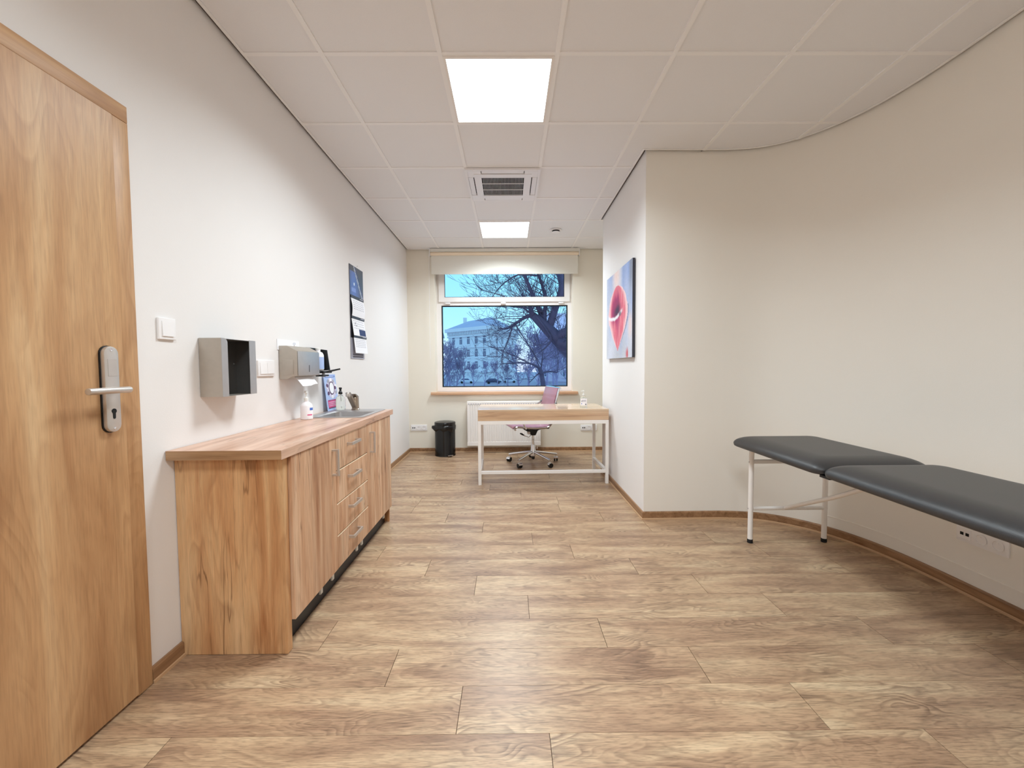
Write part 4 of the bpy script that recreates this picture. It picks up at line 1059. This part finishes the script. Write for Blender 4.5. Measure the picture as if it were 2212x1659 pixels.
# ------------------------------------------------------------------ treatment couch
bd = empty('treatment_couch', (1.78, 1.7, 0)); tag(bd, 'black padded treatment couch on white tube legs beside the curved wall', 'couch')
BX0, BX1, BY0, BYJ, BY1 = 1.488, 2.065, .72, 1.945, 2.735
def pad(name, y0, y1, zt=.724, zb=.650):
    """pillow-edged cushion: flat base, top rolling down to a thin soft rim"""
    mb = MB(); n = 14; r = .055
    def loop(ins, z, rad):
        P = []
        x0, x1, a, b = BX0 + ins, BX1 - ins, y0 + ins, y1 - ins
        for cx_, cy_, a0 in ((x1 - rad, b - rad, 0), (x0 + rad, b - rad, 90), (x0 + rad, a + rad, 180), (x1 - rad, a + rad, 270)):
            for i in range(7):
                t_ = R(a0 + 90 * i / 6); P.append((cx_ + rad * math.cos(t_), cy_ + rad * math.sin(t_), z))
        return P
    Ls = [loop(.012, zb, r), loop(.003, zb + .006, r), loop(0, zb + .020, r)]
    for i in range(1, n + 1):
        t_ = i / n * PI / 2
        Ls.append(loop(.115 * (1 - math.cos(t_)) , zb + .020 + (zt - zb - .020) * math.sin(t_), max(.02, r - .02 * (1 - math.cos(t_)))))
    Vs = [[mb.bm.verts.new(p) for p in q] for q in Ls]
    for A, B in zip(Vs, Vs[1:]):
        for i in range(len(A)): mb.bm.faces.new((A[i], A[(i + 1) % len(A)], B[(i + 1) % len(A)], B[i]))
    mb.bm.faces.new(Vs[0][::-1]); mb.bm.faces.new(Vs[-1])
    return obj(name, mb, M['black_leather'], bd, smooth=45)
pad('head_cushion', BYJ + .004, BY1); pad('body_cushion', BY0, BYJ - .004)
fx0, fx1, fy0, fy1 = 1.603, 2.105, .95, 2.680
fx1 = 2.045 + .055
TR = .0155
def bend(p0, c, p1, n=6):
    p0, c, p1 = Vector(p0), Vector(c), Vector(p1)
    return [tuple(p0 * (1 - t_) ** 2 + c * 2 * t_ * (1 - t_) + p1 * t_ * t_) for t_ in [i / n for i in range(n + 1)]]
for x, side in ((fx0, 1), (fx1 - .058 + .058, -1)):
    for y, s in ((fy1, -1), (fy0, 1)):
        lg = obj('leg', MB().tube([(x, y, .022)] + [(x, y, .30), (x, y, .56)] + bend((x, y, .59), (x, y, .634), (x, y + s * .045, .634)), TR, 14), M['white_metal'], bd)
        obj('foot_cap', MB().lathe([(.0145, 0), (.0175, .002), (.0175, .024), (.0155, .026)], (x, y, 0), 16), M['rubber'], lg)
        for z in (.545, .232): obj('bolt', MB().lathe([(.005, 0), (.005, .003), (.003, .004)], (x - TR - .003 if side > 0 else x + TR - .001, y, z), 10, 'x'), M['chrome'], lg)
    obj('side_rail', MB().tube([(x, fy1 - .045, .634), (x, (fy0 + fy1) / 2, .634), (x, fy0 + .045, .634)], TR, 14), M['white_metal'], bd)
for y in (fy1, fy0):
    obj('upper_crossbar', MB().box(fx0 + TR * .9, fx1 - TR * .9, y - .005, y + .012, .533, .560).bevel(.003, 1), M['white_metal'], bd)
    obj('lower_crossbar', MB().tube([(fx0 + TR * .9, y, .232), ((fx0 + fx1) / 2, y, .232), (fx1 - TR * .9, y, .232)], .0125, 12), M['white_metal'], bd)
for s, y in ((-1, fy1), (1, fy0)):
    obj('diagonal_brace', MB().tube([((fx0 + fx1) / 2 - .02, y + s * .012, .238), ((fx0 + fx1) / 2 - .03, y + s * (.40 if s < 0 else .29), .43), ((fx0 + fx1) / 2 - .04, y + s * (.74 if s < 0 else .54), .615)], .0125, 12), M['white_metal'] if s < 0 else M['black_metal'], bd)
for y in (1.78, 1.20, 2.32):
    obj('support_slat', MB().box(fx0 + TR, fx1 - TR, y - .02, y + .02, .630, .6495), M['white_metal'], bd, smooth=0)
obj('hinge_bar', MB().box(BX0 + .03, BX1 - .03, BYJ - .03, BYJ + .03, .6385, .6498), M['black_plastic'], bd, smooth=0)

# ------------------------------------------------------------------ painting on the wall projection
pt = empty('canvas_painting', (XP - .02, 3.85, 1.25)); tag(pt, 'unframed canvas of a pink and magenta blossom on the white wall', 'painting')
PY0, PY1, PZ0, PZ1 = 3.345, 4.215, 1.258, 2.062; xf = XP - .027
obj('stretcher_shade', MB().box(xf + .001, XP - .006, PY0, PY1, PZ0, PZ1), M['charcoal'], pt, smooth=0)  # dark colour paints the shadow gap between canvas and wall
NU, NV = 110, 110
random.seed(9)
def sm(a, b, x):
    t_ = max(0., min(1., (x - a) / (b - a))); return t_ * t_ * (3 - 2 * t_)
from mathutils import noise as mnoise
def lr(a, b, t_): return Vector(a).lerp(Vector(b), max(0, min(1, t_)))
def C(r, g, b): return Vector(lin(r, g, b)[:3])
BLUE, PALE, PINKW, GREY, ROSE, MAG, DARK, WHITE, RED = C(150, 172, 222), C(214, 216, 228), C(240, 214, 206), C(198, 200, 208), C(226, 112, 128), C(176, 46, 104), C(58, 36, 66), C(238, 232, 236), C(208, 62, 62)
def paint(u, v):
    n1 = mnoise.noise((u * 6, v * 2.2, 1.)); n2 = mnoise.noise((u * 22, v * 5, 4.)); n3 = mnoise.noise((u * 3, v * 3, 9.))
    c = lr(GREY, BLUE, .62 - v * .75 + u * .35 + n1 * .5)
    c = lr(c, PALE, .35 + n3 * .9)
    c = lr(c, PINKW, sm(.20, .02, abs(u - .42 - n1 * .06)) * sm(.42, .02, v) * .95)
    c = lr(c, BLUE * .9, sm(.10, .0, abs(u - .70 + n1 * .05)) * sm(.5, .1, v) * .8)
    c = lr(c, C(120, 122, 128), sm(.12, 0, abs(u - .96)) * sm(.5, .1, v) * .8)
    c = lr(c, PINKW, sm(.12, .0, abs(u - .93)) * sm(.5, .62, v) * sm(.85, .7, v) * .7)
    c = lr(c, RED, sm(.09, .02, math.hypot((u - .84 + n2 * .06) * 1.1, v - .955)) * .95)
    # blossom outline: half width as a function of v, pointed below
    t_ = (v - .165) / (.915 - .165)
    if 0 < t_ < 1:
        hw = .385 * (math.sin(PI / 2 * (t_ / .45) ** .62) if t_ < .45 else max(0, 1 - ((t_ - .45) / .55) ** 1.45)) * (1 + .05 * n3 + .03 * n2)
        hw = max(hw, 0.02); cu = .455 + .03 * t_
        d = abs(u - cu) / hw
        if d < 1 + .05 * n2:
            f = lr(ROSE, C(248, 206, 206), sm(.62, 1.0, d) + n2 * .5 + n1 * .25)
            mg = sm(1.05, .30, math.hypot((u - .43 + n1 * .12) / .27, (v - .42 + n2 * .05) / .24))
            f = lr(f, MAG, mg * 1.35 + n2 * .2 * mg); f = lr(f, C(122, 34, 92), sm(.5, 1.0, mg) * (.75 + n2 * .5))
            f = lr(f, MAG, sm(.09, .0, abs(u - .47 - n1 * .05)) * sm(.85, .5, v) * sm(.42, .5, v) * .9)
            f = lr(f, C(216, 70, 76), sm(.35, .9, mg) * .35 * (n2 + .5))
            f = lr(f, DARK, sm(.15, .02, math.hypot((u - .46) / 1.3, (v - .455) * 1.5 + (u - .46) * .25)) * .95)
            wl_ = .500 + .035 * math.sin((u - .1) * 7) + n2 * .012
            f = lr(f, WHITE, sm(.028, .010, abs(v - wl_)) * sm(.70, .60, u))
            f = lr(f, DARK, sm(.07, .02, math.hypot(u - .57, (v - .50) * 1.7)) * .8)
            c = f
        elif d < 1.14 and u > cu and t_ > .35:
            c = lr(c, C(132, 138, 168), .8)
    return (max(0, c.x), max(0, c.y), max(0, c.z), 1)
mb = MB(); cl_ = mb.bm.loops.layers.float_color.new('paint'); vs = {}
for j in range(NV + 1):
    for i in range(NU + 1): vs[i, j] = mb.bm.verts.new((xf, PY1 - (PY1 - PY0) * i / NU, PZ1 - (PZ1 - PZ0) * j / NV))
pc = {k_: paint(k_[0] / NU, k_[1] / NV) for k_ in vs}
for j in range(NV):
    for i in range(NU):
        ks = ((i, j), (i, j + 1), (i + 1, j + 1), (i + 1, j)); f = mb.bm.faces.new([vs[k_] for k_ in ks])
        for l, k_ in zip(f.loops, ks): l[cl_] = pc[k_]
o_ = obj('painted_face', mb, M['canvas'], pt, smooth=0)

# ------------------------------------------------------------------ outside the window
ZG = -3.6
gd = obj('ground', MB().box(-140, 140, 7.0, 330, ZG - .3, ZG), M['asphalt'], smooth=0); tag(gd, 'grey street and grass outside', 'ground', kind='structure')

def facade(root, A, B, zb, zt, rows, ncols, margin, ww, wh, mat, tall_top=True):
    """one wall of a far building between plan points A and B with windows set in; faces the viewer"""
    A = Vector(A); B = Vector(B); d = (B - A); L = d.length; d.normalize(); nrm = Vector((d.y, -d.x))
    def P(u, z, o=0): q = A + d * u + nrm * o; return (q.x, q.y, z)
    def slab(nm, u0, u1, z0, z1, o0, o1, m, par=root):
        mb = MB(); V = [P(u0, z0, o0), P(u1, z0, o0), P(u1, z0, o1), P(u0, z0, o1), P(u0, z1, o0), P(u1, z1, o0), P(u1, z1, o1), P(u0, z1, o1)]
        return obj(nm, mb.faces(V, [(3, 2, 1, 0), (4, 5, 6, 7), (0, 1, 5, 4), (1, 2, 6, 5), (2, 3, 7, 6), (3, 0, 4, 7)]), M[m], par, smooth=0)
    slab('wall', 0, L, zb, zt, -.6, 0, mat)
    step = (L - 2 * margin) / ncols
    for ri, zc_ in enumerate(rows):
        for c_ in range(ncols):
            uc = margin + step * (c_ + .5)
            fr_ = slab('window', uc - ww / 2, uc + ww / 2, zc_ - wh / 2, zc_ + wh / 2, .02, .12, 'stone')
            for s in (-1, 1): slab('pane', uc + s * ww * .24 - ww * .19, uc + s * ww * .24 + ww * .19, zc_ - wh * .42, zc_ + wh * .2, .121, .14, 'dark_glass', fr_)
            slab('pane', uc - ww * .43, uc + ww * .43, zc_ + wh * .26, zc_ + wh * .44, .121, .14, 'dark_glass', fr_)
            slab('window_ledge', uc - ww * .7, uc + ww * .7, zc_ - wh / 2 - .3, zc_ - wh / 2, .0, .35, mat)
    slab('cornice', -.6, L + .6, zt - .1, zt + 1.0, -.6, 1.1, mat); slab('cornice_band', -.3, L + .3, zt - 1.9, zt - 1.3, -.2, .35, mat)
    n = int(L / .75)
    for q in range(n):
        u = L * (q + .5) / n; slab('bracket', u - .16, u + .16, zt - 1.1, zt - .1, 0, .8, mat)
    slab('string_course', -.2, L + .2, (rows[0] + rows[1]) / 2 - .3, (rows[0] + rows[1]) / 2 + .1, -.2, .4, mat)
    slab('string_course', -.2, L + .2, rows[-1] - 2.2, rows[-1] - 1.7, -.2, .4, mat)
cb = empty('corner_building', (-5.5, 125, ZG)); tag(cb, 'pale corner building with heavy cornice and slate roof seen through the window', 'building')
PA, PB, PC_ = (-20.5, 138.5), (-5.6, 125), (2.6, 146)
facade(cb, PA, PB, ZG, 12.6, (9.5, 5.4, 1.6), 5, .9, 1.35, 2.7, 'stone')
facade(cb, PB, PC_, ZG, 12.6, (9.5, 5.4, 1.6), 4, 2.0, 1.6, 2.7, 'stone')
mb = MB(); mb.faces([(-21.4, 138.6, 13.6), (-5.6, 123.8, 13.6), (3.8, 146, 13.6), (-10, 165, 13.6), (-14.5, 146, 17.2), (-6.0, 137, 17.6), (-3.4, 146, 17.2)],
                    [(0, 1, 5, 4), (1, 2, 6, 5), (2, 3, 6), (3, 0, 4), (3, 4, 6), (4, 5, 6), (3, 2, 1, 0)])
obj('roof', mb, M['roof'], cb, smooth=0)
obj('chimney', MB().box(-16.4, -15.2, 147, 148.2, 15, 18.6), M['stone'], cb, smooth=0); obj('attic_storey', MB().box(-12, -3.5, 136, 145, 12.7, 13.55), M['stone'], cb, smooth=0)
lw = empty('low_wing', (-32, 142, ZG)); tag(lw, 'lower pale wing with grey roof at the side of the corner building', 'building')
facade(lw, (-46, 143), (-24.2, 139.4), ZG, 10.6, (8.2, 4.4, .6), 8, .8, 1.3, 2.4, 'stone')
mb = MB(); mb.prism([(139, 11.7), (146, 15.6), (153, 11.7)], 'x', -46, -24); obj('roof', mb, M['roof'], lw, smooth=0)
pb = empty('lilac_building', (28, 105, ZG)); tag(pb, 'lilac apartment house half hidden by branches', 'building')
facade(pb, (7.4, 112), (30, 100), ZG, 8.6, (6.6, 2.9, -.8), 8, .9, 1.3, 1.9, 'stone2')
mb = MB(); mb.prism([(101, 9.6), (112, 15.5), (124, 9.6)], 'x', 9, 30); obj('roof', mb, M['stone2'], pb, smooth=0)

# bare trees ---------------------------------------------------------------
def seg_tubes(mb, segs):
    for pts, rs, n in segs: mb.tube(pts, rs, n, cap=False)
def grow(rng, p, d, length, r, depth, segs, up_=.12, wob=.28, split=(2, 3), shrink=.68, side=True, minr=.006):
    pts = [p]; rs = [r]; n = 4 if depth > 1 else 2
    dd = d.normalized()
    for i in range(n):
        dd = (dd + Vector((rng.uniform(-1, 1), rng.uniform(-1, 1), rng.uniform(-1, 1))) * wob * .5 + Vector((0, 0, up_ * .4))).normalized()
        pts.append(pts[-1] + dd * length / n); rs.append(max(minr, r * (1 - .35 * (i + 1) / n)))
    segs.append((pts, rs, 6 if r > .08 else (4 if r > .03 else 3)))
    if depth == 0: return
    for q in range(rng.randint(*split)):
        ax = Vector((rng.uniform(-1, 1), rng.uniform(-1, 1), rng.uniform(-.35, .9)))
        nd = (dd + ax * .85).normalized()
        grow(rng, pts[-1], nd, length * rng.uniform(shrink - .1, shrink + .1), rs[-1] * rng.uniform(.6, .8), depth - 1, segs, up_, wob, split, shrink, side, minr)
    if side:
        for q in range(1, len(pts) - 1):
            if rng.random() < .75:
                ax = Vector((rng.uniform(-1, 1), rng.uniform(-1, 1), rng.uniform(-.3, .8)))
                grow(rng, pts[q], (dd + ax * 1.3).normalized(), length * rng.uniform(.4, .6), rs[q] * .5, depth - 1 if depth > 1 else 0, segs, up_, wob, split, shrink, False, minr)
def tree_mesh(seed, hgt, r, depth, minr=.02, split=(2, 3)):
    rng = random.Random(seed); segs = []
    grow(rng, Vector((0, 0, 0)), Vector((rng.uniform(-.1, .1), rng.uniform(-.1, .1), 1)), hgt, r, depth, segs, minr=minr, split=split)
    tr_, tw = MB(), MB()
    seg_tubes(tr_, segs[:1]); seg_tubes(tw, segs[1:])
    return mesh_of('trunk', tr_, M['bark2'], 60, False), mesh_of('branches', tw, M['bark2'], 60, False), len(segs)
PROTO = [tree_mesh(11, 3.2, .20, 5, .034), tree_mesh(23, 2.6, .17, 5, .034), tree_mesh(37, 3.6, .22, 5, .034)]
print('tree segments', [p_[2] for p_ in PROTO])
def far_tree(x, y, sc, k_, rz, label, mat='bark2'):
    r_ = empty('bare_tree', (x, y, ZG), rz); tag(r_, label, 'tree', 'bare trees outside the window')
    for nm, me in zip(('trunk', 'branches'), PROTO[k_]):
        o = bpy.data.objects.new(nm, me); COL.objects.link(o); o.parent = r_; o.scale = (sc, sc, sc)
        o.material_slots[0].link = 'OBJECT'; o.material_slots[0].material = M[mat]
def PX(px, y): return (px - 1100.5) / 883 * y
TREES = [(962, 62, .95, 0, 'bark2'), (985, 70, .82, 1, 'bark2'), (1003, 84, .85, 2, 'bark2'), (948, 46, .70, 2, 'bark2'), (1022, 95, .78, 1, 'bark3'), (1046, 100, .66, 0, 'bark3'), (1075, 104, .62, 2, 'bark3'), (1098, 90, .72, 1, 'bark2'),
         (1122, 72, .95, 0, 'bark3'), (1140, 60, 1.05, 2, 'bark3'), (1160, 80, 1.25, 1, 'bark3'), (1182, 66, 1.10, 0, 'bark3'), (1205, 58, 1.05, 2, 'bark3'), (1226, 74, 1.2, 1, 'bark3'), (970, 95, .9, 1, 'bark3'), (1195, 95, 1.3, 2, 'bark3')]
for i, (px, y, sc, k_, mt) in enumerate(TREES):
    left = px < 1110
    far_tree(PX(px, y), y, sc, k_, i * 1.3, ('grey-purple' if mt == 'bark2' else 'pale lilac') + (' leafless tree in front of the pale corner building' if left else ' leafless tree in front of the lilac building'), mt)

# the big old tree close to the window
rng = random.Random(5)
bt = empty('old_tree', (4.6, 15.5, ZG)); tag(bt, 'thick dark leafless tree limb reaching past the window', 'tree')
def pxp(px, py, y): return Vector(((px - 1100.5) / 883 * y, y, EYE - (py - 793) / 883 * y))
limb = [Vector((4.6, 15.5, ZG)), Vector((4.1, 15.0, -1.2)), Vector((3.3, 14.2, .5)), pxp(1250, 778, 13.6), pxp(1222, 752, 13.2), pxp(1203, 733, 13), pxp(1184, 714, 13), pxp(1166, 697, 13), pxp(1150, 683, 13.1)]
lr_ = [.42, .36, .31, .27, .235, .215, .185, .15, .11]
lm = [Vector(p) for p in catmull([tuple(p) for p in limb], 4)]; lrr = [x[0] for x in catmull([(r_,) for r_ in lr_], 4)]
obj('main_limb', MB().tube(lm, lrr, 12), M['bark'], bt, smooth=60)
paths = [([(1203, 733), (1216, 722), (1232, 716), (1250, 712)], (.15, .13, .11, .10)), ([(1210, 742), (1222, 745), (1240, 738)], (.16, .15, .13)),
         ([(1184, 714), (1192, 694), (1200, 668), (1212, 640), (1216, 615), (1206, 590), (1196, 568)], (.13, .12, .11, .12, .13, .12, .11)),
         ([(1172, 702), (1168, 680), (1158, 655), (1148, 632), (1136, 604), (1128, 575)], (.09, .08, .07, .06, .055, .05)),
         ([(1150, 683), (1132, 690), (1114, 702), (1096, 712), (1078, 712)], (.07, .055, .04, .03, .02)),
         ([(1150, 683), (1146, 668), (1140, 655), (1128, 640)], (.09, .07, .055, .04)),
         ([(1178, 708), (1176, 680), (1180, 655), (1172, 620), (1160, 590)], (.08, .07, .06, .05, .04)),
         ([(1108, 706), (1098, 738), (1088, 760), (1082, 790)], (.022, .018, .014, .01)), ([(1112, 700), (1140, 745), (1168, 790)], (.02, .016, .012)),
         ([(1160, 688), (1190, 730), (1182, 750), (1168, 762)], (.03, .03, .022, .014)), ([(1150, 683), (1120, 660), (1080, 640), (1040, 628), (1024, 606)], (.03, .022, .016, .012, .010)),
         ([(1160, 600), (1120, 598), (1085, 620), (1062, 648)], (.03, .024, .018, .012)), ([(1140, 668), (1105, 665), (1070, 655), (1045, 650)], (.025, .02, .015, .01))]
tw = []
for pth, rr in paths:
    P3 = [tuple(pxp(a, b, 13 + .25 * math.sin(q * 1.7 + a))) for q, (a, b) in enumerate(pth)]
    cpth = [Vector(p) for p in catmull(P3, 3)]; cr_ = [x[0] for x in catmull([(v,) for v in rr], 3)]
    obj('bough', MB().tube(cpth, cr_, 8), M['bark'], bt, smooth=60)
    for q in range(1, len(cpth)):
        if cr_[q] > .012:
            for _ in range(2 if rng.random() < .7 else 1):
                d0 = (cpth[q] - cpth[q - 1]).normalized()
                nd = (d0 + Vector((rng.uniform(-1.2, .9), rng.uniform(-1, 1), rng.uniform(-.9, 1.0)))).normalized()
                grow(rng, cpth[q], nd, rng.uniform(.35, .8), min(.016, cr_[q] * .3), 2, tw, .06, .3, (2, 3), .7, True, .0042)
mb = MB(); seg_tubes(mb, tw); o_ = obj('twigs', mb, M['bark'], bt, smooth=60)
o_['kind'] = 'stuff'
# the small pollarded tree
rng = random.Random(8)
st = empty('pollard_tree', tuple(pxp(1172, 832, 20))[:2] + (ZG,)); tag(st, 'small dark pollarded tree with long thin shoots outside the window', 'tree')
tk = [Vector((PX(1174, 20), 20, ZG)), pxp(1173, 832, 20), pxp(1170, 812, 20), pxp(1166, 798, 20)]
obj('trunk', MB().tube(tk, [.16, .12, .11, .10], 8), M['bark'], st, smooth=60)
tw = []
for pth, rr in (([(1166, 798), (1150, 789), (1128, 786), (1105, 787), (1085, 787)], (.07, .05, .04, .03, .02)), ([(1170, 808), (1186, 805), (1204, 807)], (.05, .045, .03)),
                ([(1204, 807), (1206, 780), (1204, 752), (1202, 740)], (.02, .018, .014, .01)), ([(1166, 798), (1150, 760), (1130, 735), (1115, 718)], (.03, .024, .018, .012)),
                ([(1168, 800), (1172, 770), (1166, 745), (1158, 720), (1152, 700)], (.03, .026, .02, .015, .01)), ([(1150, 789), (1110, 770), (1075, 756), (1060, 752)], (.025, .02, .016, .012)),
                ([(1170, 806), (1160, 812), (1150, 822), (1142, 830)], (.035, .03, .024, .016)), ([(1110, 787), (1095, 776), (1082, 765)], (.02, .015, .01))):
    P3 = [tuple(pxp(a, b, 20 + .4 * math.sin(q * 2 + b))) for q, (a, b) in enumerate(pth)]
    cpth = [Vector(p) for p in catmull(P3, 3)]; cr_ = [x[0] for x in catmull([(v,) for v in rr], 3)]
    obj('shoot', MB().tube(cpth, cr_, 6), M['bark'], st, smooth=60)
    for q in range(2, len(cpth), 2):
        d0 = (cpth[q] - cpth[q - 1]).normalized()
        grow(rng, cpth[q], (d0 + Vector((rng.uniform(-1, 1), rng.uniform(-1, 1), rng.uniform(-.2, 1.2)))).normalized(), rng.uniform(.5, 1.0), .014, 1, tw, .1, .25, (1, 2), .7, False, .006)
mb = MB(); seg_tubes(mb, tw); o_ = obj('twigs', mb, M['bark'], st, smooth=60); o_['kind'] = 'stuff'

# cars parked along the street
def car(x, y, rz, mat, label):
    r_ = empty('parked_car', (x, y, ZG), rz); tag(r_, label, 'car', 'cars parked in the street')
    prof = [(-2.1, .35), (2.1, .35), (2.15, .75), (1.25, .95), (.55, 1.45), (-1.2, 1.48), (-1.95, 1.0), (-2.15, .85)]
    mb = MB(); mb.prism(prof, 'y', -.85, .85).bevel(.08, 2); obj('body', mb, M[mat], r_, local=True)
    for s in (-1, 1):
        obj('side_window', MB().prism([(.95, 1.0), (.48, 1.38), (-1.1, 1.40), (-1.6, 1.0)], 'y', s * .852, s * .872), M['dark_glass'], r_, local=True, smooth=0)
        for xx in (-1.3, 1.3): obj('wheel', MB().lathe([(.12, -.1), (.33, -.1), (.33, .1), (.12, .1)], (xx, s * .78, .33), 18, 'y'), M['rubber'], r_, local=True)
car(PX(1008, 116), 116, 0, 'car_white', 'white parked car below the pale building')
car(PX(1100, 118), 118, .1, 'car_white', 'white parked car by the edge of the lilac building')
car(PX(1066, 112), 112, -.05, 'car_dark', 'dark parked car between two white cars')
